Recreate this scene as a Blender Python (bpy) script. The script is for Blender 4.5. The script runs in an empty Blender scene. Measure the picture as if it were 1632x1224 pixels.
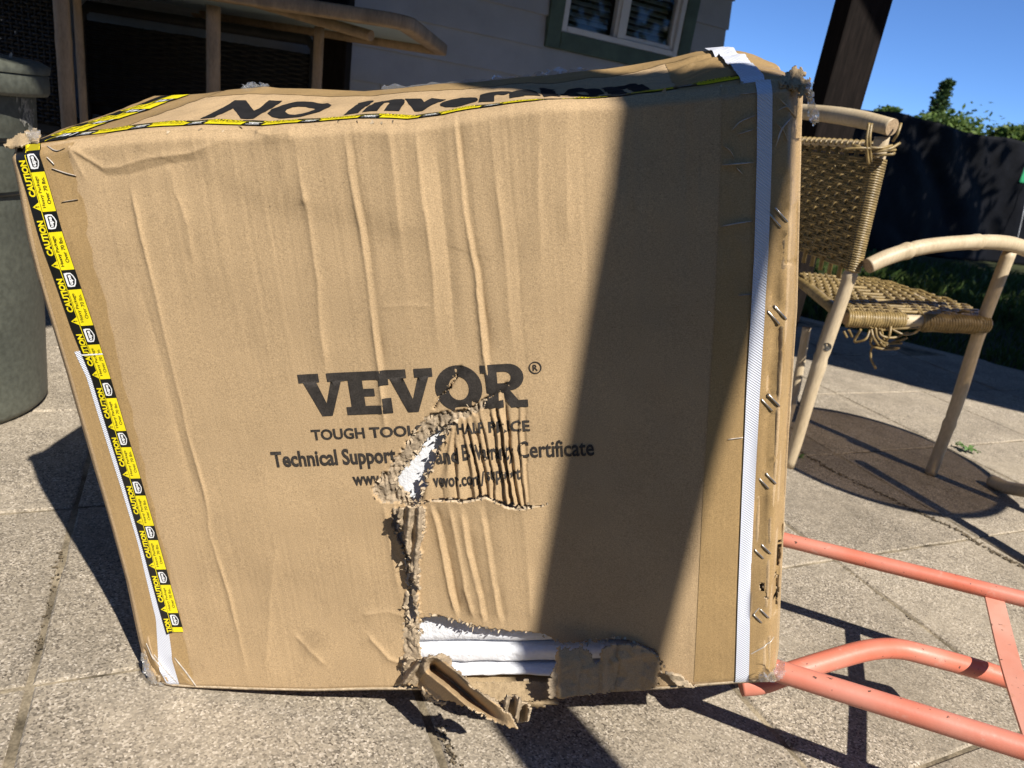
import bpy, bmesh, math, random
import numpy as np
from mathutils import Vector, Matrix

random.seed(7)
rng = np.random.default_rng(11)
sc = bpy.context.scene
COL = sc.collection
RAD = math.radians

# ------------------------------------------------------------------ camera
S = 0.8                                   # camera height in metres; plan figures below are in camera heights
IW, IH, FPX = 1632.0, 1224.0, 1130.0
def _unit(v):
    v = np.array(v, float)
    return v / np.linalg.norm(v)
_down = _unit([340 - IW / 2, 3700 - IH / 2, FPX])          # plumb line seen by the camera
_fwd = _unit(np.array([0, 0, 1.0]) - _down * _down[2])
_right = np.cross(_fwd, -_down)
if _right[0] < 0:
    _right = -_right
R = np.array([_right, _fwd, -_down])                       # camera (x right, y down, z forward) -> world
CAM = np.array([0, 0, S])
cam_d = bpy.data.cameras.new('camera')
cam = bpy.data.objects.new('camera', cam_d)
COL.objects.link(cam)
cx_, cy_, cz_ = R @ np.array([1, 0, 0]), R @ np.array([0, -1, 0]), R @ np.array([0, 0, -1])
cam.matrix_world = Matrix(((cx_[0], cy_[0], cz_[0], CAM[0]), (cx_[1], cy_[1], cz_[1], CAM[1]),
                           (cx_[2], cy_[2], cz_[2], CAM[2]), (0, 0, 0, 1)))
cam_d.sensor_width = 36
cam_d.lens = 36 * FPX / IW
cam_d.clip_start = 0.02
cam_d.clip_end = 2000
cam_d.dof.use_dof = True
cam_d.dof.focus_distance = 0.86
cam_d.dof.aperture_fstop = 9.0
sc.camera = cam

# ------------------------------------------------------------------ sky, sun, exposure
SUN_AZ = RAD(128)          # direction in which shadows fall (from +X, counter-clockwise)
SUN_EL = RAD(48)
sd = Vector((-math.cos(SUN_AZ) * math.cos(SUN_EL), -math.sin(SUN_AZ) * math.cos(SUN_EL), math.sin(SUN_EL)))
world = bpy.data.worlds.new("World")
sc.world = world
world.use_nodes = True
wn = world.node_tree
bg = wn.nodes['Background']
skyn = wn.nodes.new('ShaderNodeTexSky')
skyn.sky_type = 'NISHITA'
skyn.sun_disc = False
skyn.sun_elevation = SUN_EL
skyn.sun_rotation = math.atan2(sd.x, sd.y)
skyn.air_density = 1.0
skyn.altitude = 5000
skyn.dust_density = 0.0
skyn.ozone_density = 10.0
wn.links.new(skyn.outputs[0], bg.inputs[0])
bg.inputs[1].default_value = 0.11
sun_d = bpy.data.lights.new('sun', 'SUN')
sun_d.energy = 4.9
sun_d.angle = RAD(0.53)
sun_d.color = (1.0, 0.95, 0.87)
sun = bpy.data.objects.new('sun', sun_d)
COL.objects.link(sun)
sun.rotation_euler = sd.to_track_quat('Z', 'Y').to_euler()
sun.location = (6, -8, 12)
sc.view_settings.view_transform = 'Standard'
sc.view_settings.look = 'None'
sc.view_settings.exposure = 0.66
sc.view_settings.gamma = 1
sc.view_settings.use_curve_mapping = False

# ------------------------------------------------------------------ picture measurements -> points in the place
def ray(px, py):
    return R @ np.array([px - IW / 2, py - IH / 2, FPX])
def gnd(px, py, z=0.0):
    q = ray(px, py)
    return CAM + q * ((z * S - S) / q[2])
def at_y(px, py, Y):
    q = ray(px, py)
    return CAM + q * (Y * S / q[1])
def on_plane(px, py, P0, n):
    q = ray(px, py)
    return CAM + q * (((np.array(P0) - CAM) @ n) / (q @ n))
def W(*v):
    return np.array(v, float) * S

# ------------------------------------------------------------------ object helpers
def tag(o, label=None, cat=None, group=None, kind=None):
    if label: o['label'] = label
    if cat: o['category'] = cat
    if group: o['group'] = group
    if kind: o['kind'] = kind
    return o
def empty(name, loc=(0, 0, 0), mat3=None):
    o = bpy.data.objects.new(name, None)
    o.empty_display_size = 0.1
    COL.objects.link(o)
    M = Matrix.Identity(4)
    if mat3 is not None:
        for i in range(3):
            for j in range(3):
                M[i][j] = mat3[i][j]
    for i in range(3):
        M[i][3] = float(loc[i])
    o.matrix_world = M
    return o
def np_mesh(name, V, F, smooth=False, mi=None):
    """V (n,3) array, F list of faces or an (m,k) array"""
    me = bpy.data.meshes.new(name)
    V = np.asarray(V, np.float32)
    if isinstance(F, np.ndarray):
        k = F.shape[1]
        me.vertices.add(len(V)); me.vertices.foreach_set('co', V.ravel())
        me.loops.add(F.size); me.loops.foreach_set('vertex_index', F.astype(np.int32).ravel())
        me.polygons.add(len(F))
        me.polygons.foreach_set('loop_start', np.arange(0, F.size, k, dtype=np.int32))
        if mi is not None:
            me.polygons.foreach_set('material_index', np.asarray(mi, np.int32))
        me.update(calc_edges=True)
    else:
        me.from_pydata([tuple(map(float, v)) for v in V], [], F)
        if mi is not None:
            me.polygons.foreach_set('material_index', np.asarray(mi, np.int32))
        me.update()
    if smooth:
        me.polygons.foreach_set('use_smooth', np.ones(len(me.polygons), bool))
    return me
def link(name, me, mats, parent=None, kind=None):
    if not isinstance(mats, (list, tuple)):
        mats = [mats]
    for m in mats:
        me.materials.append(m)
    o = bpy.data.objects.new(name, me)
    COL.objects.link(o)
    if parent is not None:
        o.parent = parent
    if kind: o['kind'] = kind
    return o
class MB:
    """collects shapes that belong to ONE object; coordinates relative to `base`"""
    def __init__(self, base=(0, 0, 0)):
        self.v = []; self.f = []; self.n = 0; self.sm = []; self.mi = []; self.base = np.array(base, float)
    def add(self, V, F, smooth=False, mi=0):
        V = np.asarray(V, float) - self.base
        self.v.append(V)
        for q in F:
            self.f.append([int(i) + self.n for i in q]); self.sm.append(smooth); self.mi.append(mi)
        self.n += len(V)
        return self
    def box(self, c, s, rot=None, bev=0.0, mi=0):
        bm = bmesh.new()
        bmesh.ops.create_cube(bm, size=1.0)
        bmesh.ops.scale(bm, vec=Vector([float(x) for x in s]), verts=bm.verts)
        if bev > 0:
            bmesh.ops.bevel(bm, geom=bm.edges[:], offset=bev, segments=2, affect='EDGES', profile=0.5)
        V = np.array([v.co for v in bm.verts]); F = [[v.index for v in f.verts] for f in bm.faces]
        bm.free()
        if rot is not None:
            V = V @ np.array(rot).T
        return self.add(V + np.array(c, float), F, False, mi)
    def tube(self, pts, rad, n=12, caps=True, smooth=True, mi=0, closed=False):
        P = np.array(pts, float); m = len(P)
        r = np.full(m, rad, float) if np.isscalar(rad) else np.array(rad, float)
        T = np.gradient(P, axis=0)
        if closed:
            T = np.roll(P, -1, 0) - np.roll(P, 1, 0)
        T /= np.linalg.norm(T, axis=1)[:, None] + 1e-12
        up = np.array([0, 0, 1.0]) if abs(T[0][2]) < 0.9 else np.array([1.0, 0, 0])
        N = np.cross(T[0], up); N /= np.linalg.norm(N)
        V = []
        for i in range(m):
            N = N - T[i] * (N @ T[i]); N /= np.linalg.norm(N) + 1e-12
            B = np.cross(T[i], N)
            a = np.arange(n) * 2 * math.pi / n
            V.append(P[i] + r[i] * (np.cos(a)[:, None] * N + np.sin(a)[:, None] * B))
        V = np.concatenate(V); F = []
        for i in range(m if closed else m - 1):
            i2 = (i + 1) % m
            for k in range(n):
                F.append([i * n + k, i * n + (k + 1) % n, i2 * n + (k + 1) % n, i2 * n + k])
        self.add(V, F, smooth, mi)
        if caps and not closed:
            self.f.append([self.n - m * n + k for k in range(n)][::-1]); self.sm.append(False); self.mi.append(mi)
            self.f.append([self.n - n + k for k in range(n)]); self.sm.append(False); self.mi.append(mi)
        return self
    def lathe(self, c, prof, n=48, mi=0):
        V = []; F = []
        for (r, z) in prof:
            for k in range(n):
                a = 2 * math.pi * k / n
                V.append((c[0] + r * math.cos(a), c[1] + r * math.sin(a), c[2] + z))
        for i in range(len(prof) - 1):
            for k in range(n):
                F.append([i * n + k, i * n + (k + 1) % n, (i + 1) * n + (k + 1) % n, (i + 1) * n + k])
        return self.add(V, F, True, mi)
    def build(self, name, mats, parent=None, kind=None):
        V = np.concatenate(self.v)
        me = np_mesh(name, V, self.f, mi=self.mi)
        me.polygons.foreach_set('use_smooth', np.array(self.sm, bool))
        return link(name, me, mats, parent, kind)
def spline(pts, k=8):
    """Catmull-Rom through points"""
    P = np.array(pts, float)
    Q = np.vstack([2 * P[0] - P[1], P, 2 * P[-1] - P[-2]])
    out = []
    for i in range(1, len(Q) - 2):
        for t in np.linspace(0, 1, k, endpoint=False):
            a, b, c, d = Q[i - 1], Q[i], Q[i + 1], Q[i + 2]
            out.append(.5 * ((2 * b) + (c - a) * t + (2 * a - 5 * b + 4 * c - d) * t * t + (3 * b - 3 * c + d - a) * t ** 3))
    out.append(Q[-2])
    return np.array(out)

# ------------------------------------------------------------------ numeric noise
_tabs = {}
def vnoise(x, y, seed=0):
    if seed not in _tabs:
        _tabs[seed] = np.random.default_rng(1000 + seed).random((256, 256)) * 2 - 1
    t = _tabs[seed]
    xi = np.floor(x).astype(int); yi = np.floor(y).astype(int)
    fx = x - xi; fy = y - yi
    fx = fx * fx * (3 - 2 * fx); fy = fy * fy * (3 - 2 * fy)
    g = lambda i, j: t[i & 255, j & 255]
    return (g(xi, yi) * (1 - fx) + g(xi + 1, yi) * fx) * (1 - fy) + (g(xi, yi + 1) * (1 - fx) + g(xi + 1, yi + 1) * fx) * fy
def fbm(x, y, seed=0, o=4):
    s = 0; a = 1.0
    for i in range(o):
        s = s + a * vnoise(x * 2 ** i, y * 2 ** i, seed + i); a *= .5
    return s / 1.9
def inpoly(x, y, poly):
    p = np.asarray(poly, float)
    c = np.zeros(np.shape(x), bool)
    j = len(p) - 1
    for i in range(len(p)):
        xi, yi = p[i]; xj, yj = p[j]
        if yi != yj:
            c ^= ((yi > y) != (yj > y)) & (x < (xj - xi) * (y - yi) / (yj - yi) + xi)
        j = i
    return c
def polydist(x, y, pl):
    """unsigned distance, signed side and parameter to an open polyline"""
    p = np.asarray(pl, float)
    best = np.full(np.shape(x), 1e9); side = np.zeros(np.shape(x)); par = np.zeros(np.shape(x))
    n = len(p) - 1
    for i in range(n):
        ax, ay = p[i]; dx, dy = p[i + 1] - p[i]
        L = dx * dx + dy * dy + 1e-12
        t = np.clip(((x - ax) * dx + (y - ay) * dy) / L, 0, 1)
        ex = x - ax - t * dx; ey = y - ay - t * dy
        d = np.sqrt(ex * ex + ey * ey)
        m = d < best
        best = np.where(m, d, best)
        side = np.where(m, np.sign(dx * ey - dy * ex), side)
        par = np.where(m, (i + t) / n, par)
    return best, side, par
def sstep(a, b, x):
    t = np.clip((x - a) / (b - a), 0, 1)
    return t * t * (3 - 2 * t)

# ------------------------------------------------------------------ materials
def node_mat(name):
    m = bpy.data.materials.new(name)
    m.use_nodes = True
    nt = m.node_tree
    return m, nt, nt.nodes['Principled BSDF']
def pm(name, col, rough=.8, var=.12, scale=8.0, col2=None, fine=0.0, fine_scale=300.0, bump=0.0, bscale=120.0,
       metal=0.0, spec=.4, rand=0.0, stretch=(1, 1, 1), bdist=0.002, rough_var=0.0):
    m, nt, b = node_mat(name)
    N, L = nt.nodes, nt.links
    tc = N.new('ShaderNodeTexCoord'); mp = N.new('ShaderNodeMapping'); mp.inputs['Scale'].default_value = stretch
    L.new(tc.outputs['Object'], mp.inputs[0])
    nz = N.new('ShaderNodeTexNoise'); nz.inputs['Scale'].default_value = scale; nz.inputs['Detail'].default_value = 5
    nz.inputs['Roughness'].default_value = .62
    L.new(mp.outputs[0], nz.inputs['Vector'])
    c2 = col2 if col2 else tuple(c * (1 - var * 2) for c in col)
    c1 = col if col2 else tuple(min(1, c * (1 + var)) for c in col)
    rp = N.new('ShaderNodeMix'); rp.data_type = 'RGBA'
    mr = N.new('ShaderNodeMapRange'); mr.inputs[1].default_value = .3; mr.inputs[2].default_value = .7
    L.new(nz.outputs['Fac'], mr.inputs[0]); L.new(mr.outputs[0], rp.inputs[0])
    rp.inputs[6].default_value = (*c2, 1); rp.inputs[7].default_value = (*c1, 1)
    out = rp.outputs[2]
    if fine > 0:
        n2 = N.new('ShaderNodeTexNoise'); n2.inputs['Scale'].default_value = fine_scale; n2.inputs['Detail'].default_value = 3
        L.new(mp.outputs[0], n2.inputs['Vector'])
        m2 = N.new('ShaderNodeMapRange'); m2.inputs[1].default_value = .3; m2.inputs[2].default_value = .7
        m2.inputs[3].default_value = 1 - fine; m2.inputs[4].default_value = 1 + fine
        L.new(n2.outputs['Fac'], m2.inputs[0])
        vm = N.new('ShaderNodeVectorMath'); vm.operation = 'SCALE'
        L.new(out, vm.inputs[0]); L.new(m2.outputs[0], vm.inputs['Scale']); out = vm.outputs[0]
    if rand > 0:
        oi = N.new('ShaderNodeObjectInfo'); m3 = N.new('ShaderNodeMapRange')
        m3.inputs[3].default_value = 1 - rand; m3.inputs[4].default_value = 1 + rand
        L.new(oi.outputs['Random'], m3.inputs[0])
        v3 = N.new('ShaderNodeVectorMath'); v3.operation = 'SCALE'
        L.new(out, v3.inputs[0]); L.new(m3.outputs[0], v3.inputs['Scale']); out = v3.outputs[0]
    L.new(out, b.inputs['Base Color'])
    b.inputs['Roughness'].default_value = rough
    b.inputs['Metallic'].default_value = metal
    b.inputs['Specular IOR Level'].default_value = spec
    if rough_var > 0:
        m4 = N.new('ShaderNodeMapRange'); m4.inputs[3].default_value = rough - rough_var; m4.inputs[4].default_value = rough + rough_var
        L.new(nz.outputs['Fac'], m4.inputs[0]); L.new(m4.outputs[0], b.inputs['Roughness'])
    if bump > 0:
        n4 = N.new('ShaderNodeTexNoise'); n4.inputs['Scale'].default_value = bscale; n4.inputs['Detail'].default_value = 4
        L.new(mp.outputs[0], n4.inputs['Vector'])
        bp = N.new('ShaderNodeBump'); bp.inputs['Strength'].default_value = bump; bp.inputs['Distance'].default_value = bdist
        L.new(n4.outputs['Fac'], bp.inputs['Height']); L.new(bp.outputs[0], b.inputs['Normal'])
    return m

KRAFT = (.420, .294, .163)
def kraft_mat(name, col, rough=.85, flute=.12, spec=.2):
    m, nt, b = node_mat(name)
    N, L = nt.nodes, nt.links
    tc = N.new('ShaderNodeTexCoord')
    def noise(s, d=4, stretch=(1, 1, 1), r=.6):
        mp = N.new('ShaderNodeMapping'); mp.inputs['Scale'].default_value = stretch
        L.new(tc.outputs['Object'], mp.inputs[0])
        n = N.new('ShaderNodeTexNoise'); n.inputs['Scale'].default_value = s; n.inputs['Detail'].default_value = d
        n.inputs['Roughness'].default_value = r
        L.new(mp.outputs[0], n.inputs['Vector'])
        return n.outputs['Fac']
    def rng_(x, a, bb, lo, hi):
        mr = N.new('ShaderNodeMapRange')
        mr.inputs[1].default_value = a; mr.inputs[2].default_value = bb; mr.inputs[3].default_value = lo; mr.inputs[4].default_value = hi
        L.new(x, mr.inputs[0]); return mr.outputs[0]
    def mul(a, c):
        k = N.new('ShaderNodeMath'); k.operation = 'MULTIPLY'; L.new(a, k.inputs[0]); L.new(c, k.inputs[1]); return k.outputs[0]
    speck = rng_(noise(800, 2), .3, .7, .76, 1.19)
    fib = rng_(noise(260, 3, (1, 1, 3.0)), .3, .7, .93, 1.06)
    blot = rng_(noise(9, 4), .3, .7, .9, 1.07)
    scuff = rng_(noise(7, 6, (1, 1, .6), .75), .60, .74, 1.0, .74)      # scuffed dirty patches
    dark = rng_(noise(480, 1), .71, .76, 1.0, .62)                    # dark fibres
    fac = mul(mul(mul(speck, fib), mul(blot, scuff)), dark)
    vm = N.new('ShaderNodeVectorMath'); vm.operation = 'SCALE'
    vm.inputs[0].default_value = col
    L.new(fac, vm.inputs['Scale']); L.new(vm.outputs[0], b.inputs['Base Color'])
    b.inputs['Roughness'].default_value = rough
    b.inputs['Specular IOR Level'].default_value = spec
    wv = N.new('ShaderNodeTexWave'); wv.bands_direction = 'X'; wv.inputs['Scale'].default_value = 42
    wv.inputs['Distortion'].default_value = .25; wv.inputs['Detail'].default_value = 1
    L.new(tc.outputs['Object'], wv.inputs['Vector'])
    ad = N.new('ShaderNodeMath'); ad.operation = 'MULTIPLY_ADD'; ad.inputs[1].default_value = flute
    L.new(wv.outputs['Fac'], ad.inputs[0]); L.new(noise(350, 4) if rough > .6 else noise(38, 3, (1, 1, .5)), ad.inputs[2])
    bp = N.new('ShaderNodeBump'); bp.inputs['Strength'].default_value = .30 if rough > .6 else .5; bp.inputs['Distance'].default_value = .0012 if rough > .6 else .0022
    L.new(ad.outputs[0], bp.inputs['Height']); L.new(bp.outputs[0], b.inputs['Normal'])
    return m
M_KRAFT = kraft_mat('kraft_paper', KRAFT, flute=.09)
M_KRAFT_IN = kraft_mat('kraft_inside', (.34, .25, .145), flute=.3)
M_TAPE = kraft_mat('packing_tape_brown', (.37, .245, .112), rough=.34, flute=.05, spec=.5)
M_TEAR = pm('torn_fluting', (.36, .28, .19), rough=.95, var=.25, scale=60, fine=.25, fine_scale=500, bump=.6, bscale=220, spec=.1)
M_PAPER_EDGE = pm('torn_paper_edge', (.47, .37, .25), rough=.95, var=.2, scale=90, fine=.2, bump=.4, bscale=300, spec=.1)
M_INK = pm('printed_ink', (.038, .032, .027), rough=.8, var=.25, scale=40, fine=.35, fine_scale=700, spec=.25)
M_INK2 = pm('top_ink', (.012, .011, .011), rough=.75, var=.25, scale=40, fine=.3, fine_scale=600, spec=.3)
M_TBLACK = pm('tape_black', (.010, .010, .009), rough=.34, var=.2, scale=30, spec=.5, bump=.35, bscale=45, bdist=.003)
M_TYEL = pm('tape_yellow', (.80, .66, .012), rough=.36, var=.07, scale=30, spec=.45, bump=.35, bscale=45, bdist=.003)
M_TWHITE = pm('tape_white', (.75, .75, .74), rough=.45, var=.05)
M_FOAM = pm('white_foam', (.76, .77, .80), rough=.9, var=.05, scale=22, fine=.04, fine_scale=260, bump=.45, bscale=200, bdist=.003, spec=.25)
M_STAPLE = pm('staple_wire', (.62, .58, .52), rough=.32, metal=1.0, var=.15, scale=200)
def red_paint(name, c1, c2, c3, worn):
    m, nt, b = node_mat(name)
    N, L = nt.nodes, nt.links
    tc = N.new('ShaderNodeTexCoord')
    def noise(sc_, d=4, st=(1, 1, 1)):
        mp = N.new('ShaderNodeMapping'); mp.inputs['Scale'].default_value = st
        L.new(tc.outputs['Object'], mp.inputs[0])
        n = N.new('ShaderNodeTexNoise'); n.inputs['Scale'].default_value = sc_; n.inputs['Detail'].default_value = d
        L.new(mp.outputs[0], n.inputs['Vector']); return n.outputs['Fac']
    def ramp(x, a, bb):
        mr = N.new('ShaderNodeMapRange'); mr.inputs[1].default_value = a; mr.inputs[2].default_value = bb
        L.new(x, mr.inputs[0]); return mr.outputs[0]
    def mix(f, a, c):
        k = N.new('ShaderNodeMix'); k.data_type = 'RGBA'; L.new(f, k.inputs[0])
        for q, sk in ((a, 6), (c, 7)):
            if isinstance(q, tuple): k.inputs[sk].default_value = (*q, 1)
            else: L.new(q, k.inputs[sk])
        return k.outputs[2]
    c = mix(ramp(noise(9, 5), .35, .65), c1, c2)                      # sun-bleached patches
    c = mix(ramp(noise(60, 6, (1, 1, 1)), .63, .80), c, c3)           # chalky rubbed marks
    c = mix(ramp(noise(120, 4), worn, worn + .03), c, (.10, .05, .035))   # chips down to rust
    L.new(c, b.inputs['Base Color'])
    b.inputs['Roughness'].default_value = .42
    bp = N.new('ShaderNodeBump'); bp.inputs['Strength'].default_value = .25; bp.inputs['Distance'].default_value = .001
    L.new(noise(110, 4), bp.inputs['Height']); L.new(bp.outputs[0], b.inputs['Normal'])
    return m
M_RED = red_paint('faded_red_paint', (.55, .145, .085), (.57, .22, .155), (.60, .33, .26), .68)
M_REDRUST = red_paint('faded_red_paint_worn', (.56, .22, .15), (.60, .32, .24), (.42, .20, .11), .66)
M_BAMBOO = pm('pale_rattan_pole', (.54, .44, .295), rough=.5, scale=16, col2=(.44, .34, .21), fine=.12, fine_scale=220, stretch=(1, 1, .25), bump=.2, bscale=90)
M_BAMBOO_END = pm('rattan_cut_end', (.42, .30, .18), rough=.85, var=.25, scale=260)
M_WICK = pm('olive_wicker', (.27, .19, .075), rough=.42, var=.25, scale=50, fine=.15, fine_scale=260, spec=.5)
M_WICKD = pm('dark_wicker', (.018, .015, .012), rough=.55, var=.3, scale=30, spec=.3)
M_TBAMB = pm('brown_bamboo', (.33, .225, .13), rough=.6, var=.2, scale=20, fine=.15, fine_scale=200, stretch=(1, 1, .3))
M_POST = pm('dark_stained_wood', (.013, .0095, .008), rough=.85, var=.3, scale=14, stretch=(6, 6, .5), fine=.2, fine_scale=80, bump=.3, bscale=60, spec=.12)
M_SIDING = pm('grey_siding', (.36, .375, .41), rough=.6, var=.06, scale=6, fine=.05, rand=.04)
M_SHADOWGAP = pm('dark_sheathing', (.03, .03, .03), rough=.9)
M_GREEN = pm('green_trim', (.075, .115, .088), rough=.6, var=.15, scale=12)
M_VINYL = pm('white_vinyl', (.62, .63, .66), rough=.45, var=.05)
M_BLIND = pm('window_blind', (.26, .27, .24), rough=.6, var=.1)
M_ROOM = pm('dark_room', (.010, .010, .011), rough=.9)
M_BIN = pm('dark_green_plastic', (.098, .102, .078), rough=.5, scale=7, col2=(.066, .07, .056), fine=.22, fine_scale=90, bump=.12, bscale=160, spec=.45, rough_var=.15)
M_SCUFF = pm('bin_scuff', (.30, .29, .25), rough=.9, var=.4, scale=120)
M_TARP = pm('black_weed_fabric', (.005, .0053, .0072), rough=.75, var=.25, scale=5, fine=.2, fine_scale=120, bump=.3, bscale=30, bdist=.01, spec=.12)
M_TAG = pm('green_tag', (.03, .30, .12), rough=.6)
M_STRING = pm('white_string', (.7, .7, .7), rough=.8)
M_STICK = pm('grey_sticker', (.10, .095, .085), rough=.5, var=.5, scale=300)
M_ROOFING = pm('roof_sheet', (.12, .11, .10), rough=.9)
M_STUCCO = pm('neighbour_stucco', (.4, .38, .34), rough=.9)
M_LEAFDARK = None

# exposed aggregate concrete
def concrete(name, lum=1.0):
    m, nt, b = node_mat(name)
    N, L = nt.nodes, nt.links
    geo = N.new('ShaderNodeNewGeometry'); oi = N.new('ShaderNodeObjectInfo')
    def noise(s, d=4, r=.6):
        n = N.new('ShaderNodeTexNoise'); n.inputs['Scale'].default_value = s; n.inputs['Detail'].default_value = d
        n.inputs['Roughness'].default_value = r
        L.new(geo.outputs['Position'], n.inputs['Vector']); return n
    vo = N.new('ShaderNodeTexVoronoi'); vo.inputs['Scale'].default_value = 380
    L.new(geo.outputs['Position'], vo.inputs['Vector'])
    sep = N.new('ShaderNodeSeparateColor'); L.new(vo.outputs['Color'], sep.inputs[0])
    cr = N.new('ShaderNodeValToRGB')
    e = cr.color_ramp.elements
    e[0].position = 0; e[0].color = (.11, .088, .065, 1)
    e[1].position = 1; e[1].color = (.62, .54, .435, 1)
    for p_, c_ in ((.2, (.235, .20, .155, 1)), (.5, (.335, .283, .21, 1)), (.8, (.41, .345, .262, 1))):
        k = e.new(p_); k.color = c_
    L.new(sep.outputs[0], cr.inputs[0])
    def rng_(x, a, bb, lo, hi):
        mr = N.new('ShaderNodeMapRange')
        mr.inputs[1].default_value = a; mr.inputs[2].default_value = bb; mr.inputs[3].default_value = lo; mr.inputs[4].default_value = hi
        L.new(x, mr.inputs[0]); return mr.outputs[0]
    def mul(a, c):
        k = N.new('ShaderNodeMath'); k.operation = 'MULTIPLY'; L.new(a, k.inputs[0]); L.new(c, k.inputs[1]); return k.outputs[0]
    stain = rng_(noise(3.4, 6, .7).outputs['Fac'], .34, .66, .74, 1.12)
    mid = rng_(noise(28, 4).outputs['Fac'], .3, .7, .86, 1.1)
    rnd = rng_(oi.outputs['Random'], 0, 1, .86 * lum, 1.07 * lum)
    fac = mul(mul(stain, mid), rnd)
    vm = N.new('ShaderNodeVectorMath'); vm.operation = 'SCALE'
    L.new(cr.outputs[0], vm.inputs[0]); L.new(fac, vm.inputs['Scale'])
    # smooth worn cement areas where the pebbles hardly show
    mx = N.new('ShaderNodeMix'); mx.data_type = 'RGBA'
    worn = rng_(noise(4.5, 5, .6).outputs['Fac'], .42, .66, .0, .6)
    L.new(worn, mx.inputs[0]); L.new(vm.outputs[0], mx.inputs[6])
    v2 = N.new('ShaderNodeVectorMath'); v2.operation = 'SCALE'; v2.inputs[0].default_value = (.35, .295, .22)
    L.new(fac, v2.inputs['Scale']); L.new(v2.outputs[0], mx.inputs[7])
    L.new(mx.outputs[2], b.inputs['Base Color'])
    b.inputs['Roughness'].default_value = .92
    b.inputs['Specular IOR Level'].default_value = .2
    bp = N.new('ShaderNodeBump'); bp.inputs['Strength'].default_value = .55; bp.inputs['Distance'].default_value = .0016
    ad = N.new('ShaderNodeMath'); ad.operation = 'ADD'
    L.new(sep.outputs[1], ad.inputs[0]); L.new(noise(170, 4).outputs['Fac'], ad.inputs[1])
    L.new(ad.outputs[0], bp.inputs['Height']); L.new(bp.outputs[0], b.inputs['Normal'])
    return m
M_CONC = concrete('aggregate_concrete')
M_JOINT = pm('joint_dirt', (.25, .205, .14), rough=.95, var=.4, scale=14, fine=.3, fine_scale=250, bump=.6, bscale=150, spec=.1)
M_SOIL = pm('lawn_soil', (.045, .05, .022), rough=.95, var=.3, scale=3, fine=.3, fine_scale=60, spec=.1)
M_DEBRIS = pm('dry_debris', (.15, .115, .07), rough=.95, var=.5, scale=200)

def leaf_mat(name, c1, c2, trans=.25):
    m, nt, b = node_mat(name)
    N, L = nt.nodes, nt.links
    geo = N.new('ShaderNodeNewGeometry')
    mx = N.new('ShaderNodeMix'); mx.data_type = 'RGBA'
    L.new(geo.outputs['Random Per Island'], mx.inputs[0])
    mx.inputs[6].default_value = (*c1, 1); mx.inputs[7].default_value = (*c2, 1)
    L.new(mx.outputs[2], b.inputs['Base Color'])
    b.inputs['Roughness'].default_value = .55
    b.inputs['Specular IOR Level'].default_value = .3
    tr = N.new('ShaderNodeBsdfTranslucent'); L.new(mx.outputs[2], tr.inputs['Color'])
    sh = N.new('ShaderNodeMixShader'); sh.inputs[0].default_value = trans
    out = nt.nodes['Material Output']
    L.new(b.outputs[0], sh.inputs[1]); L.new(tr.outputs[0], sh.inputs[2]); L.new(sh.outputs[0], out.inputs['Surface'])
    return m
M_GRASS = leaf_mat('grass_blade', (.045, .085, .015), (.09, .13, .03))
M_LEAF = leaf_mat('bush_leaf', (.05, .10, .018), (.12, .17, .035))
M_CONIF = leaf_mat('conifer_needle', (.03, .065, .018), (.07, .11, .03), .15)
M_WEED = leaf_mat('weed_leaf', (.10, .19, .05), (.16, .26, .08))

# clear crumpled plastic film
def film_mat():
    m, nt, b = node_mat('clear_plastic_film')
    N, L = nt.nodes, nt.links
    tr = N.new('ShaderNodeBsdfTransparent'); tr.inputs[0].default_value = (.93, .92, .90, 1)
    gl = N.new('ShaderNodeBsdfGlossy'); gl.inputs['Roughness'].default_value = .12; gl.inputs['Color'].default_value = (.9, .9, .9, 1)
    df = N.new('ShaderNodeBsdfDiffuse'); df.inputs[0].default_value = (.7, .7, .7, 1)
    s1 = N.new('ShaderNodeMixShader'); s1.inputs[0].default_value = .35
    L.new(gl.outputs[0], s1.inputs[1]); L.new(df.outputs[0], s1.inputs[2])
    s2 = N.new('ShaderNodeMixShader'); s2.inputs[0].default_value = .30
    L.new(tr.outputs[0], s2.inputs[1]); L.new(s1.outputs[0], s2.inputs[2])
    L.new(s2.outputs[0], nt.nodes['Material Output'].inputs['Surface'])
    return m
M_FILM = film_mat()

def strap_mat():
    m, nt, b = node_mat('woven_white_strap')
    N, L = nt.nodes, nt.links
    tc = N.new('ShaderNodeTexCoord')
    mp = N.new('ShaderNodeMapping'); mp.inputs['Rotation'].default_value = (0, RAD(52), 0)
    L.new(tc.outputs['Object'], mp.inputs[0])
    wv = N.new('ShaderNodeTexWave'); wv.bands_direction = 'X'; wv.inputs['Scale'].default_value = 130
    wv.inputs['Distortion'].default_value = .4
    L.new(mp.outputs[0], wv.inputs['Vector'])
    cr = N.new('ShaderNodeMix'); cr.data_type = 'RGBA'
    cr.inputs[6].default_value = (.55, .57, .64, 1); cr.inputs[7].default_value = (.66, .68, .74, 1)
    L.new(wv.outputs['Fac'], cr.inputs[0]); L.new(cr.outputs[2], b.inputs['Base Color'])
    b.inputs['Roughness'].default_value = .5
    bp = N.new('ShaderNodeBump'); bp.inputs['Strength'].default_value = .5; bp.inputs['Distance'].default_value = .0008
    L.new(wv.outputs['Fac'], bp.inputs['Height']); L.new(bp.outputs[0], b.inputs['Normal'])
    return m
M_STRAP = strap_mat()
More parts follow.
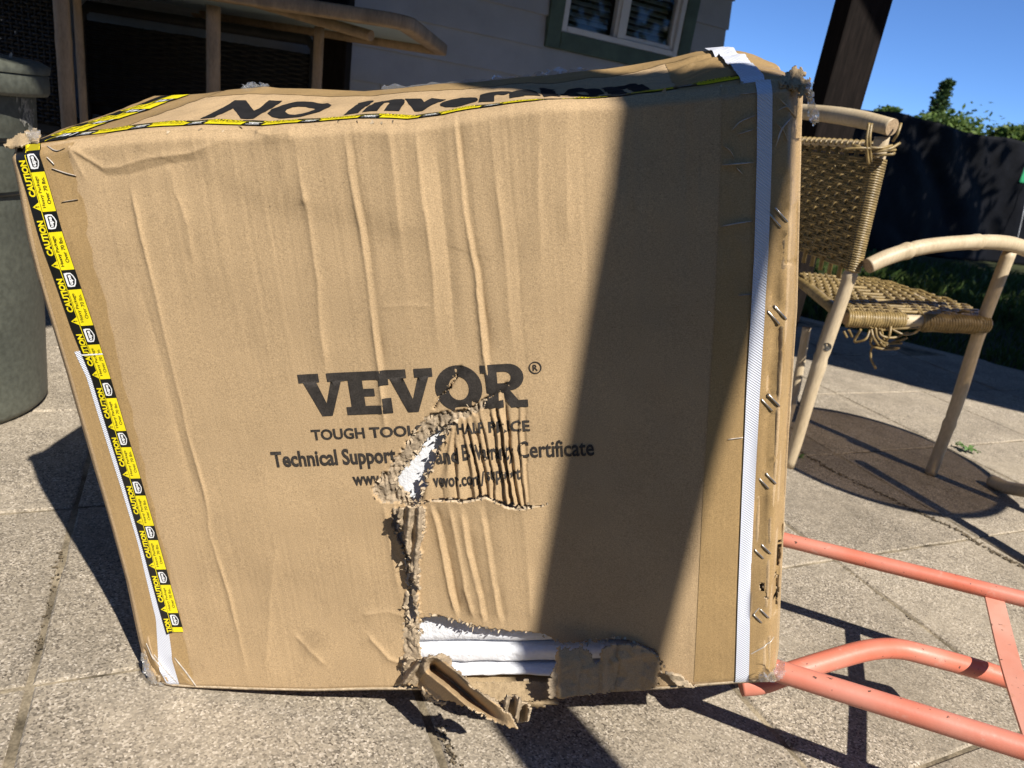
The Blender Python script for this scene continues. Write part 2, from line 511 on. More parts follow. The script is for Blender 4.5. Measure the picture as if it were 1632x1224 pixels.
def tint_mat():
    m, nt, b = node_mat('tinted_glass')
    N, L = nt.nodes, nt.links
    tr = N.new('ShaderNodeBsdfTransparent'); tr.inputs[0].default_value = (.46, .42, .37, 1)
    gl = N.new('ShaderNodeBsdfGlossy'); gl.inputs['Roughness'].default_value = .04
    mx = N.new('ShaderNodeMixShader'); mx.inputs[0].default_value = .06
    L.new(tr.outputs[0], mx.inputs[1]); L.new(gl.outputs[0], mx.inputs[2]); L.new(mx.outputs[0], nt.nodes['Material Output'].inputs['Surface'])
    return m
M_TINT = tint_mat()
def glass_mat():
    m, nt, b = node_mat('window_glass')
    b.inputs['Base Color'].default_value = (.9, .95, .95, 1)
    b.inputs['Roughness'].default_value = .03
    b.inputs['Transmission Weight'].default_value = 1
    b.inputs['IOR'].default_value = 1.3
    return m
M_GLASS = glass_mat()
M_TGLASS = pm('frosted_table_glass', (.30, .36, .36), rough=.35, var=.08, scale=8, spec=.5)

# ================================================================== GROUND
def patio():
    G = math.radians(26)
    ua = np.array([math.cos(G), math.sin(G)])        # across A joints
    ub = np.array([-math.sin(G), math.cos(G)])
    A0, DA, B0, DB = -.255 * S, .63 * S, .56 * S, .585 * S
    ep, ed = np.array([2.63, 4.77]) * S, np.array([.88, -.475])       # back edge of the paving
    en = np.array([.475, .88])
    # base sheet, a skin of dirt under the slabs
    corners = [(-4.5, .15), (7, .15), (7, 2.41), (-4.5, 8.62)]
    base = np.array([(x * S, y * S, -.0042) for x, y in corners])
    root = link('patio', np_mesh('patio', np.vstack([base, base - [0, 0, .10]]),
                                 [[0, 1, 2, 3], [7, 6, 5, 4], [0, 4, 5, 1], [1, 5, 6, 2], [2, 6, 7, 3], [3, 7, 4, 0]]), M_JOINT, None, 'structure')
    variants = []
    for k in range(5):
        r = np.random.default_rng(50 + k)
        hw, hh, gap = DA / 2, DB / 2, .0022
        pts = []
        for side in range(4):
            for t in np.linspace(-1, 1, 9)[:-1]:
                jit = abs(r.normal(0, .0016)) + (.004 * r.random() if r.random() < .12 else 0)
                w_, h_ = hw - gap, hh - gap * .45
                if side == 0: p = (t * w_, -h_ + jit)
                if side == 1: p = (w_ - jit, t * h_)
                if side == 2: p = (-t * w_, h_ - jit)
                if side == 3: p = (-w_ + jit, -t * h_)
                pts.append(p)
        P = np.array(pts); n = len(P)
        C = P * (1 - .004 / np.maximum(np.abs(P).max(1), .05))[:, None]
        V = np.vstack([np.c_[C, np.zeros(n)], np.c_[P, np.full(n, -.004)], np.c_[P, np.full(n, -.03)]])
        F = [list(range(n))]
        for a in (0, n):
            for i in range(n):
                j = (i + 1) % n
                F.append([a + i, a + n + i, a + n + j, a + j])
        me = np_mesh('paving_slab', V, F)
        me.materials.append(M_CONC)
        variants.append(me)
    r = np.random.default_rng(3)
    for i in range(-9, 12):
        for j in range(-8, 12):
            c = ua * (A0 + DA * (i + .5)) + ub * (B0 + DB * (j + .5))
            if (c - ep) @ en > -.25 * S or c[0] < -4.1 * S or c[0] > 5.6 * S or c[1] < .28 * S:
                continue
            # not under the house
            if (c - np.array([-.1, 5.2]) * S) @ np.array([-.508, .861]) > -.2 * S:
                continue
            o = bpy.data.objects.new('paving_slab', variants[r.integers(5)])
            COL.objects.link(o)
            o.parent = root
            o.rotation_euler = (r.normal(0, .0016), r.normal(0, .0016), G + (math.pi if r.random() < .5 else 0))
            o.location = (c[0], c[1], -.0012 + r.normal(0, .0006))
    # lawn ground and terrain to the horizon
    n = 40
    xs = np.concatenate([np.linspace(-400, -12, 10), np.linspace(-10, 14, 20), np.linspace(18, 400, 10)])
    ys = np.concatenate([np.linspace(-400, -12, 10), np.linspace(-10, 14, 20), np.linspace(18, 400, 10)])
    X, Y = np.meshgrid(xs, ys)
    Z = -.065 + .012 * vnoise(X * .8, Y * .8, 5)
    idx = np.arange(n * n).reshape(n, n)
    F = np.stack([idx[:-1, :-1], idx[:-1, 1:], idx[1:, 1:], idx[1:, :-1]], -1).reshape(-1, 4)
    link('lawn', np_mesh('lawn', np.c_[X.ravel(), Y.ravel(), Z.ravel()], F, True), M_SOIL, None, 'structure')
    # kerb strip along the back of the paving
    a, b = np.array([-.2, 6.3]) * S, np.array([6.5, 2.66]) * S
    d = (b - a) / np.linalg.norm(b - a)
    mid = (a + b) / 2
    rot = np.array([[d[0], -d[1], 0], [d[1], d[0], 0], [0, 0, 1]])
    m = MB(); m.box((mid[0], mid[1], -.045), (np.linalg.norm(b - a), .10, .085), rot, .006)
    m.build('patio_edging', M_CONC, root)
    # blades of grass between paving and fence
    r = np.random.default_rng(9)
    N = 26000
    Pp = np.array([(x, y) for x, y in zip(r.uniform(1.2, 8.2, N) * S, r.uniform(3.4, 11.2, N) * S)
                   if (np.array([x, y]) - ep) @ en > .10])
    # denser close to the paving
    keep = r.random(len(Pp)) < np.clip(1.15 - ((Pp - ep) @ en) / 7, .35, 1)
    Pp = Pp[keep]; n = len(Pp)
    clump = .5 + .8 * (vnoise(Pp[:, 0] * 2.2, Pp[:, 1] * 2.2, 21) + .5)
    h = (.035 + .06 * r.random(n)) * np.clip(clump, .4, 1.5)
    az = r.uniform(0, 2 * math.pi, n); w = .003 + .003 * r.random(n); ln = h * r.uniform(.1, .9, n); la = r.uniform(0, 2 * math.pi, n)
    dx, dy = np.cos(az) * w, np.sin(az) * w
    z0 = -.07
    V = np.empty((n, 4, 3))
    V[:, 0] = np.c_[Pp[:, 0] - dx, Pp[:, 1] - dy, np.full(n, z0)]
    V[:, 1] = np.c_[Pp[:, 0] + dx, Pp[:, 1] + dy, np.full(n, z0)]
    V[:, 2] = np.c_[Pp[:, 0] + dx * .7 + np.cos(la) * ln * .4, Pp[:, 1] + dy * .7 + np.sin(la) * ln * .4, z0 + .02 + h * .65]
    V[:, 3] = np.c_[Pp[:, 0] + np.cos(la) * ln, Pp[:, 1] + np.sin(la) * ln, z0 + .02 + h]
    F = np.arange(n * 4).reshape(n, 4)
    link('grass', np_mesh('grass', V.reshape(-1, 3), F), M_GRASS, None, 'stuff')
    # dry debris lying in the wide joint on the right and in the left joints
    m = MB(); r = np.random.default_rng(31)
    def strew(pl, count, spread, size):
        Q = np.array([gnd(*p)[:2] for p in pl])
        for _ in range(count):
            k = r.integers(len(Q) - 1); t = r.random()
            p = Q[k] * (1 - t) + Q[k + 1] * t + r.normal(0, spread, 2)
            s_ = size * r.uniform(.4, 1.3); a_ = r.uniform(0, 6.28)
            rot_ = np.array([[math.cos(a_), -math.sin(a_), 0], [math.sin(a_), math.cos(a_), 0], [0, 0, 1]])
            m.box((p[0], p[1], .0012), (s_ * r.uniform(1, 3), s_, s_ * .7), rot_)
    strew([(1268, 716), (1330, 752), (1400, 785), (1460, 815), (1520, 842), (1580, 878), (1632, 905)], 380, .0045, .0024)
    strew([(700, 1150), (712, 1190), (730, 1224)], 60, .003, .0018)
    strew([(60, 1040), (75, 980), (92, 905), (100, 880)], 60, .003, .0018)
    strew([(1325, 890), (1440, 980), (1540, 1045)], 50, .0025, .0014)
    m.build('joint_debris', M_DEBRIS, root, 'stuff')
patio()

# ================================================================== HOUSE, back left
def house():
    wd = np.array([.861, .508, 0.]); wd /= np.linalg.norm(wd)
    wn_ = np.array([wd[1], -wd[0], 0.])                    # outward normal, towards the patio
    P0 = ray(866, 50); P0 = CAM + P0 * (5.2 * S / P0[1]); P0 = P0 * [1, 1, 0]
    base = P0
    rot = np.stack([wd, -wn_, np.array([0, 0, 1.])], 1)    # columns: along, inward, up
    root = empty('house', base, rot)
    tag(root, 'grey lap sided house in the shade with a green trimmed window', 'house')
    def on_wall(px, py):
        Q = on_plane(px, py, P0, wn_) - P0
        return Q @ wd, Q[2]
    A = lambda px, py: on_wall(px, py)
    L0, L1 = -4.2 * S, (1.535) * S
    wl = A(878, 20)[0]; wr = A(1108, 20)[0]; zb = A(940, 90)[1]          # outer edge of the green trim
    wl, wr = A(869, 40)[0], A(1101, 50)[0]
    zb = A(1000, 103)[1] + .0
    zt = zb + 1.15
    course = abs(A(866, 24)[1] - A(866, 77)[1])
    z_ref = A(866, 77)[1]
    k0 = -int(z_ref / course)
    # sheathing wall behind the boards with a window opening (four pieces butted together)
    m = MB()
    def wallbox(x0, x1, z0, z1):
        m.box(((x0 + x1) / 2, .07, (z0 + z1) / 2), (x1 - x0, .10, z1 - z0))
    H = 2.75
    wallbox(L0, wl + .05, 0, H); wallbox(wr - .05, L1, 0, H); wallbox(wl + .05, wr - .05, 0, zb + .05); wallbox(wl + .05, wr - .05, zt - .05, H)
    m.build('wall', M_SHADOWGAP, root)
    m = MB(); m.box((L1 - .05, 2.12, H / 2), (.10, 4.0, H)); m.box((L0 + .05, 2.12, H / 2), (.10, 4.0, H))
    m.box(((L0 + L1) / 2, 4.17, H / 2), (L1 - L0, .10, H)); m.build('side_wall', M_SIDING, root)
    m = MB()
    V = np.array([(L0 - .3, -.45, H - .02), (L1 + .3, -.45, H - .02), (L1 + .3, 4.6, H - .02), (L0 - .3, 4.6, H - .02), (L0 - .3, 2.1, H + 1.1), (L1 + .3, 2.1, H + 1.1)])
    m.add(V, [[0, 1, 5, 4], [2, 3, 4, 5], [0, 4, 3], [1, 2, 5], [3, 2, 1, 0]]); m.build('roof', M_ROOFING, root)
    # lapped siding boards, each a board of its own
    def board(x0, x1, z):
        th = .011
        V = np.array([(x0, .002, z + course + .012), (x1, .002, z + course + .012), (x1, -.022, z), (x0, -.022, z),
                      (x0, .012, z + course + .012), (x1, .012, z + course + .012), (x1, .012, z), (x0, .012, z)])
        me = np_mesh('siding_board', V, [[3, 2, 1, 0], [4, 5, 6, 7], [0, 1, 5, 4], [7, 6, 2, 3], [3, 0, 4, 7], [1, 2, 6, 5]])
        link('siding_board', me, M_SIDING, root)
    z = z_ref + k0 * course
    k = 0
    while z < H - .05:
        top = z + course
        if z >= zb - .02 and z < zt - .02:
            board(L0, wl - .001, z); board(wr + .001, L1 + .012, z)
        elif top > zb and z < zb:
            board(L0, wl - .001, z); board(wr + .001, L1 + .012, z)
            x0, x1 = wl + .001, wr - .001
            V = np.array([(x0, -.006, zb - .004), (x1, -.006, zb - .004), (x1, -.022, z), (x0, -.022, z),
                          (x0, .012, zb - .004), (x1, .012, zb - .004), (x1, .012, z), (x0, .012, z)])
            link('siding_board', np_mesh('siding_board', V, [[3, 2, 1, 0], [4, 5, 6, 7], [0, 1, 5, 4], [7, 6, 2, 3], [3, 0, 4, 7], [1, 2, 6, 5]]), M_SIDING, root)
        else:
            j = L0 + (1.3 + .9 * (k % 3)) + .3
            board(L0, j, z); board(j + .003, L1 + .012, z)
        z += course; k += 1
    # window
    win = MB(); tw = .085
    def fr(mb, x0, x1, z0, z1, w, y0, y1):
        yc, yd = (y0 + y1) / 2, y1 - y0
        mb.box((x0 + w / 2, yc, (z0 + z1) / 2), (w, yd, z1 - z0), bev=.003)
        mb.box((x1 - w / 2, yc, (z0 + z1) / 2), (w, yd, z1 - z0), bev=.003)
        mb.box(((x0 + x1) / 2, yc, z0 + w / 2), (x1 - x0 - 2 * w - .001, yd, w), bev=.003)
        mb.box(((x0 + x1) / 2, yc, z1 - w / 2), (x1 - x0 - 2 * w - .001, yd, w), bev=.003)
    fr(win, wl, wr, zb, zt, tw, -.034, .02)
    wo = win.build('window', M_GREEN, root)
    x0, x1, z0, z1 = wl + tw + .002, wr - tw - .002, zb + tw + .002, zt - tw - .002
    f = MB(); fr(f, x0, x1, z0, z1, .032, -.028, .04)
    xm = (x0 + x1) / 2 - .01
    f.box((xm, .0, (z0 + z1) / 2), (.055, .05, z1 - z0 - .066), bev=.003)
    f.build('window_frame', M_VINYL, wo)
    s = MB(); fr(s, xm - .045, x1 - .034, z0 + .034, z1 - .034, .022, -.012, .028); s.build('sash', M_VINYL, wo)
    g1 = MB(); g1.box(((x0 + xm) / 2, .03, (z0 + z1) / 2), (xm - x0 - .06, .004, z1 - z0 - .07)); g1.build('pane', M_GLASS, wo)
    g2 = MB(); g2.box(((x1 + xm) / 2 + .0, .01, (z0 + z1) / 2), (x1 - xm - .08, .004, z1 - z0 - .11)); g2.build('pane', M_GLASS, wo)
    bl = MB()
    zz = z0 + .05
    rs = np.random.default_rng(4)
    while zz < z1 - .04:
        for (a, b, y) in ((x0 + .05, xm - .04, .075), (xm + .035, x1 - .06, .06)):
            ca, sa = math.cos(.75), math.sin(.75)
            tl = rs.normal(0, .0015)
            rt = np.array([[1, 0, 0], [0, ca, -sa], [0, sa, ca]])
            bl.box(((a + b) / 2, y, zz + tl), (b - a, .031, .0024), rt)
        zz += .0305
    bl.build('blind_slats', M_BLIND, wo, 'stuff')
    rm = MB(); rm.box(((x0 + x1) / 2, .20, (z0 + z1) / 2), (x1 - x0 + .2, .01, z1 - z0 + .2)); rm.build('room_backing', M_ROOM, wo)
    return P0, wd, wn_
HP0, HWD, HWN = house()

# patio cover: posts, and an unseen roof sheet shaped to shade table and house
def posts():
    def post(x, y, side, rotz, h, label, name='timber_post', z0=0.):
        root = empty(name, (x, y, z0))
        tag(root, label, 'post', 'dark timber posts of the patio')
        m = MB(); m.box((0, 0, h / 2), (side, side, h), np.array([[math.cos(rotz), -math.sin(rotz), 0], [math.sin(rotz), math.cos(rotz), 0], [0, 0, 1]]), .006)
        m.build('shaft', M_POST, root)
        m = MB(); m.box((0, 0, .006), (side + .05, side + .05, .012), np.array([[math.cos(rotz), -math.sin(rotz), 0], [math.sin(rotz), math.cos(rotz), 0], [0, 0, 1]]))
        m.build('base_plate', M_POST, root)
    c = at_y(1376, 0, 3.4)
    post(c[0], c[1], .137, RAD(4), 2.40, 'dark brown timber post rising against the blue sky behind the wicker chair')
    # the post beside the photographer whose shadow crosses the box; lean and flare shaped to fit the shadow edges
    n_ = np.array([math.sin(SUN_AZ), -math.cos(SUN_AZ)]); d_ = np.array([-math.cos(SUN_AZ), -math.sin(SUN_AZ)])
    fn = _unit([.0420048, .99876354, -.02658907]); fp = gnd(255, 1092)
    k0 = .80; H = 2.95
    def sil(pts):
        q = []
        for (px, py, on) in pts:
            p = gnd(px, py) if on == 'g' else on_plane(px, py, fp, fn)
            q.append((p[2] + (k0 - p[:2] @ d_) * math.tan(SUN_EL), p[:2] @ n_))
        return np.polyfit([a_ for a_, _ in q], [b_ for _, b_ in q], 1)
    le = sil([(995, 155, 'f'), (948, 420, 'f'), (905, 700, 'f'), (848, 1000, 'f')])
    ri = sil([(1296, 160, 'f'), (1232, 400, 'f'), (1152, 700, 'f'), (1068, 1000, 'f')])
    c = n_ * ((np.polyval(le, 1.2) + np.polyval(ri, 1.2)) / 2) + d_ * k0
    root = empty('timber_post', (c[0], c[1], 0))
    tag(root, 'timber post just outside the picture that shades the carton front', 'post', 'dark timber posts of the patio')
    V = []
    for z in (0, H):
        for (co, dd) in ((le, -.06), (ri, -.06), (ri, .06), (le, .06)):
            p = n_ * np.polyval(co, z) + d_ * (k0 + dd); V.append((p[0] - c[0], p[1] - c[1], z))
    V = np.array(V)
    m = MB(); m.add(V, [[3, 2, 1, 0], [4, 5, 6, 7], [0, 1, 5, 4], [1, 2, 6, 5], [2, 3, 7, 6], [3, 0, 4, 7]]); m.build('shaft', M_POST, root)
    m = MB(); q = V[:4].mean(0); m.box((q[0], q[1], .006), (.24, .24, .012), np.array([[n_[0], d_[0], 0], [n_[1], d_[1], 0], [0, 0, 1]])); m.build('base_plate', M_POST, root)
    # dark post against the siding
    c = at_y(531, 60, 4.25)
    post(c[0], c[1], .145, RAD(5), 2.40, 'dark timber post against the siding under the table edge')
    rf = [(-3.2, 1.1), (-.23, .30), (.95, 2.75), (3.24, 1.80), (5.2, 1.0), (4.2, 5.1), (2.2, 5.35), (-3.4, 2.1)]
    rf = [(-3.2, 1.1), (-.23, .30), (.95, 2.75), (3.24, 1.80), (5.2, 1.0), (5.0, 5.6), (2.6, 6.5), (1.1, 5.75), (-3.4, 3.1)]
    V = np.array([(x * S, y * S, 2.42) for x, y in rf]); n = len(V)
    V = np.vstack([V, V + [0, 0, .05]])
    F = [list(range(n))[::-1], list(range(n, 2 * n))] + [[i, (i + 1) % n, n + (i + 1) % n, n + i] for i in range(n)]
    o = link('patio_cover', np_mesh('patio_cover', V, F), M_ROOFING)
    tag(o, 'unseen flat patio cover over the timber posts, shaped for its shade', 'patio roof')
posts()

# ================================================================== FENCE with black fabric
def fence():
    td = np.array([.911, .413, 0]); td /= np.linalg.norm(td)
    tn = np.array([td[1], -td[0], 0])
    T0 = gnd(1500, 402)
    def tp(px, py): return on_plane(px, py, T0, tn)
    tops = [(1285, 136), (1313, 152), (1359, 171), (1411, 176), (1477, 193), (1558, 212), (1620, 225), (1700, 240), (1800, 258)]
    Q = [tp(*p) for p in tops]
    u = np.array([(q - T0) @ td for q in Q]); z = np.array([q[2] for q in Q])
    u = np.concatenate([[u[0] - 3.5], u, [u[-1] + 8]]); z = np.concatenate([[1.62], z, [z[-1]]])
    root = empty('privacy_fence', T0 * [1, 1, 0])
    tag(root, 'fence draped in black weed fabric behind the lawn', 'fence')
    NU, NZ = 220, 36
    U = np.linspace(u[0], u[-1], NU); B = np.linspace(0, 1, NZ)
    UU, BB = np.meshgrid(U, B, indexing='ij')
    ZT = np.interp(UU, u, z) + .025 * vnoise(UU * 2.0, UU * 0, 8)
    off = .09 * fbm(UU * 1.8 + BB * 1.5, BB * 2.4 + UU * .5, 60) + .06 * np.abs(vnoise(UU * 3 + BB * 3, BB * 2.5, 65))
    V = (T0 * [1, 1, 0])[None, None] * 0 + UU[..., None] * td + off[..., None] * tn + np.stack([0 * UU, 0 * UU, BB * ZT - .07 * (1 - BB)], -1)
    idx = np.arange(NU * NZ).reshape(NU, NZ)
    F = np.stack([idx[:-1, :-1], idx[1:, :-1], idx[1:, 1:], idx[:-1, 1:]], -1).reshape(-1, 4)
    o = link('fabric', np_mesh('fabric', V.reshape(-1, 3), F, True), M_TARP, root)
    sm = o.modifiers.new('thickness', 'SOLIDIFY'); sm.thickness = .004
    for uu in np.arange(u[0] + .4, u[-1], 1.9):
        zt = float(np.interp(uu, u, z))
        m = MB(); c = td * uu - tn * .10
        m.box((c[0], c[1], (zt - .12) / 2 - .04), (.07, .07, zt - .10), np.stack([td, tn, [0, 0, 1]], 1), .004)
        m.build('fence_post', M_POST, root)
    rt = tp(1626, 274) - T0 * [1, 1, 0] + tn * .07
    m = MB(); m.box(rt, (.10, .008, .27), np.stack([td, tn, [0, 0, 1]], 1)); m.build('tag', M_TAG, root)
    a, b = tp(1634, 262) + tn * .12, tp(1603, 384) + tn * .16
    m = MB(); m.tube([a + (b - a) * t for t in np.linspace(0, 1, 9)], .006, 5)
    so = m.build('hanging_string', M_STRING)
    tag(so, 'thin white string hanging taut in front of the black fence', 'string')
fence()

# ================================================================== TREES
def leaves(P, size, r, droop=.3):
    n = len(P)
    d = r.normal(size=(n, 3)); d[:, 2] = d[:, 2] * .5 - droop
    d /= np.linalg.norm(d, axis=1)[:, None]
    e = np.cross(d, r.normal(size=(n, 3))); e /= np.linalg.norm(e, axis=1)[:, None]
    s = size * r.uniform(.6, 1.3, n)[:, None]
    V = np.empty((n, 4, 3))
    V[:, 0] = P; V[:, 1] = P + d * s * .55 + e * s * .28; V[:, 2] = P + d * s; V[:, 3] = P + d * s * .55 - e * s * .28
    return V.reshape(-1, 3), np.arange(n * 4).reshape(n, 4)
def trees():
    r = np.random.default_rng(77)
    # conifer
    Y = 19.5
    tip = at_y(1521, 124, Y); base = np.array([tip[0] - .1, tip[1], 0])
    root = empty('conifer_tree', base - [0, 0, .07])
    tag(root, 'pointed dark conifer rising above the bushes beyond the black fence', 'tree')
    h = tip[2]
    m = MB(base); m.tube([base + [0, 0, -.07], base + [.02, 0, h * .5], base + [.05, 0, h * .97]], [.12, .07, .01], 8)
    for k in range(26):
        zz = h * (.35 + .6 * k / 26); a = k * 2.4; L_ = .9 * (1 - zz / h) + .12
        p = base + [0, 0, zz]
        m.tube([p, p + [math.cos(a) * L_, math.sin(a) * L_, L_ * .35]], [.02, .004], 5)
    m.build('trunk', M_POST, root)
    P = []
    for k in range(120):
        zz = h * (.3 + .7 * r.random() ** .8); a = r.uniform(0, 6.28); L_ = (.62 * (1 - zz / h) + .05) * r.uniform(.6, 1.15)
        c = np.array([math.cos(a) * L_ * .8, math.sin(a) * L_ * .8, zz + L_ * .35 - .05])
        nn = 55
        t = r.random((nn, 1))
        P.append(c * np.array([1, 1, 0]) * t * 1.1 + np.array([0, 0, 1]) * (zz + t * L_ * .4) + r.normal(0, .032, (nn, 3)))
    V, F = leaves(np.concatenate(P), .075, r, -.3)
    link('crown', np_mesh('crown', V, F), M_CONIF, root)
    # leafy bushes / trees behind the fence
    specs = [(1556, 186, 17.5, .82, 'round leafy tree top in front of the conifer beyond the black fence'),
             (1505, 184, 16.5, .42, 'low leafy bush showing left of the conifer over the fence'),
             (1634, 204, 16.0, .32, 'leafy bush at the right end of the fence top'),
             (1418, 174, 22.0, .22, 'small sprig of foliage just over the fence top beside the timber post')]
    for (px, py, Y, rad, lab) in specs:
        c = at_y(px, py, Y)
        base = np.array([c[0], c[1], -.07])
        root = empty('leafy_tree', base); tag(root, lab, 'tree')
        cen = np.array([0, 0, c[2] + .07 - rad * .62])
        m = MB(); m.tube([(0, 0, 0), (.03, 0, cen[2] * .6), cen], [.07, .05, .02], 7)
        P = []
        for k in range(34):
            d = r.normal(size=3); d /= np.linalg.norm(d); d[2] = d[2] * .6 + .1
            tipp = cen + d * rad * np.array([1.25, 1.0, .75]) * r.uniform(.55, 1.05)
            m.tube([cen - [0, 0, .3 * rad], (cen + tipp) / 2 + [0, 0, .05], tipp], [.018, .01, .004], 5)
            nn = 70
            P.append(tipp + r.normal(0, rad * .17, (nn, 3)))
        m.build('trunk', M_POST, root)
        V, F = leaves(np.concatenate(P), .105, r)
        link('crown', np_mesh('crown', V, F), M_LEAF, root)
    # two tall trees off to the right that dapple the lawn and the fabric
    for (x, y, zc, rad, lab) in [(9.6, 6.6, 6.2, 2.9, 'tall broad tree off to the right that shades the fence'),
                                 (7.6, 2.2, 4.9, 2.1, 'tall tree off to the right that dapples the lawn')]:
        root = empty('shade_tree', (x * S, y * S, -.07)); tag(root, lab, 'tree')
        cen = np.array([0, 0, zc * S]); R_ = rad * S
        m = MB(); m.tube([(0, 0, 0), (.05, .03, zc * S * .5), cen], [.2, .15, .06], 8)
        P = []
        for k in range(90):
            d = r.normal(size=3); d /= np.linalg.norm(d)
            tipp = cen + d * R_ * r.uniform(.35, 1.0)
            m.tube([cen - [0, 0, R_ * .5], (cen + tipp) / 2, tipp], [.035, .02, .006], 5)
            P.append(tipp + r.normal(0, R_ * .15, (75, 3)))
        m.build('trunk', M_POST, root)
        V, F = leaves(np.concatenate(P), .24, r)
        link('crown', np_mesh('crown', V, F), M_LEAF, root)
trees()
def hedge():  # added out of view to keep low sky light off the carton front
    r = np.random.default_rng(91)
    root = empty('sky_blocking_hedge', (1.0, -5.2, -.07))
    tag(root, 'unseen hedge added behind the camera to block low sky light', 'hedge')
    n = 26000
    P = np.c_[r.uniform(-9, 9, n), r.normal(0, .16, n) + np.where(r.random(n) < .5, .35, 0), 4.2 * r.random(n) ** .9]
    V, F = leaves(P, .22, r)
    link('foliage', np_mesh('foliage', V, F), M_CONIF, root)
    m = MB()
    for x in np.arange(-8.6, 9, .8): m.tube([(x, .1, 0), (x + .05, .12, 1.2), (x, .1, 3.9)], [.04, .03, .01], 6)
    m.build('stems', M_POST, root, 'stuff')
hedge()

# ================================================================== RUBBISH BIN, left
def bin_():
    c = W(-1.68, 1.86, 0)
    root = empty('rubbish_bin', c)
    tag(root, 'round dark green plastic bin with a scuffed side left of the carton', 'bin')
    H = .985 * S; rt, rb = .318 * S, .286 * S
    prof = []
    for t in np.linspace(0, 1, 40):
        z = t * (H - .05)
        rr = rb + (rt - rb) * t
        prof.append((rr, z))
    prof[0] = (rb - .012, 0); prof.insert(1, (rb - .001, .012))
    P = []
    for (rr, z) in prof:                                    # two moulded grooves round the body
        for zg in (.643 * S, .778 * S):
            rr -= .006 * math.exp(-((z - zg) / .006) ** 2)
        P.append((rr, z))
    m = MB(); m.lathe((0, 0, 0), [(0, 0)] + P + [(rt - .01, H - .05), (rb - .012, .1), (0, .09)], 64)
    m.build('body', M_BIN, root)
    for zg in (.643 * S, .778 * S):
        k = MB(); rr = rb + (rt - rb) * zg / (H - .05)
        k.lathe((0, 0, zg), [(rr - .004, -.004), (rr + .004, -.003), (rr + .004, .003), (rr - .004, .004)], 64)
        k.build('moulded_band', M_TBLACK, root)
    k = MB()
    k.lathe((0, 0, H - .05), [(rt - .004, -.028), (rt + .022, -.028), (rt + .026, -.02), (rt + .026, .012), (rt + .02, .02), (rt - .006, .022), (rt - .008, 0)], 64)
    k.build('rim', M_BIN, root)
    lid = MB(); lid.lathe((0, 0, H - .03), [(rt + .028, -.004), (rt + .03, .012), (rt + .01, .022), (.12, .03), (0, .034)], 64)
    lid.build('lid', M_BIN, root)
    for a in (-1.05, 2.1):
        hb = MB(); r2 = rt + .012
        cc = np.array([math.cos(a) * r2, math.sin(a) * r2, H - .17]); ta = np.array([-math.sin(a), math.cos(a), 0]); no = np.array([math.cos(a), math.sin(a), 0])
        hb.tube([cc - ta * .07, cc - ta * .06 + no * .03, cc + ta * .06 + no * .03, cc + ta * .07], .009, 8); hb.build('handle', M_BIN, root)
    # pale scuff on the upper side facing the carton
    r = np.random.default_rng(8); s = MB()
    V = []; F = []
    a0 = .20
    for i in range(240):
        a = a0 + r.normal(0, .10); z = .875 * S + r.normal(0, .03) - .35 * (a - a0)
        if fbm(np.array([a * 14]), np.array([z * 40]), 90)[0] < -.1: continue
        rr = rb + (rt - rb) * z / (H - .05) + .0008
        w_ = r.uniform(.002, .006); h_ = r.uniform(.002, .009); b = len(V)
        for (da, dz) in ((-w_, 0), (0, -h_), (w_, 0), (0, h_)):
            V.append((rr * math.cos(a + da / rr), rr * math.sin(a + da / rr), z + dz))
        F.append([b, b + 1, b + 2, b + 3])
    s.add(V, F); s.build('scuff', M_SCUFF, root, 'stuff')
bin_()

# ================================================================== woven panels
def weave(mb, P00, P10, P11, P01, rows, stakes, r, amp, nrm, wrap=0.0, seg=4, flat=.6, stake_r=None, jit=0.0, seed=0):
    """interlaced strands over a quad (P00->P10 along the strand, P00->P01 across rows)"""
    P00, P10, P11, P01 = [np.array(p, float) for p in (P00, P10, P11, P01)]
    rs = np.random.default_rng(seed)
    def pt(s, t): return (P00 * (1 - s) + P10 * s) * (1 - t) + (P01 * (1 - s) + P11 * s) * t
    ns = stakes * 4
    for i in range(rows):
        t = (i + .5) / rows
        pts = []
        for k in range(ns + 1):
            s = k / ns
            o = amp * math.cos(math.pi * stakes * s + math.pi * (i % 2))
            pts.append(pt(s, t + rs.normal(0, jit)) + nrm * o)
        mb.tube(pts, r * rs.uniform(.9, 1.08), 5, True)
    for k in range(stakes + 1):
        s = (k) / stakes
        mb.tube([pt(s, t) for t in np.linspace(0, 1, 5)], stake_r or r * .8, 5, True)

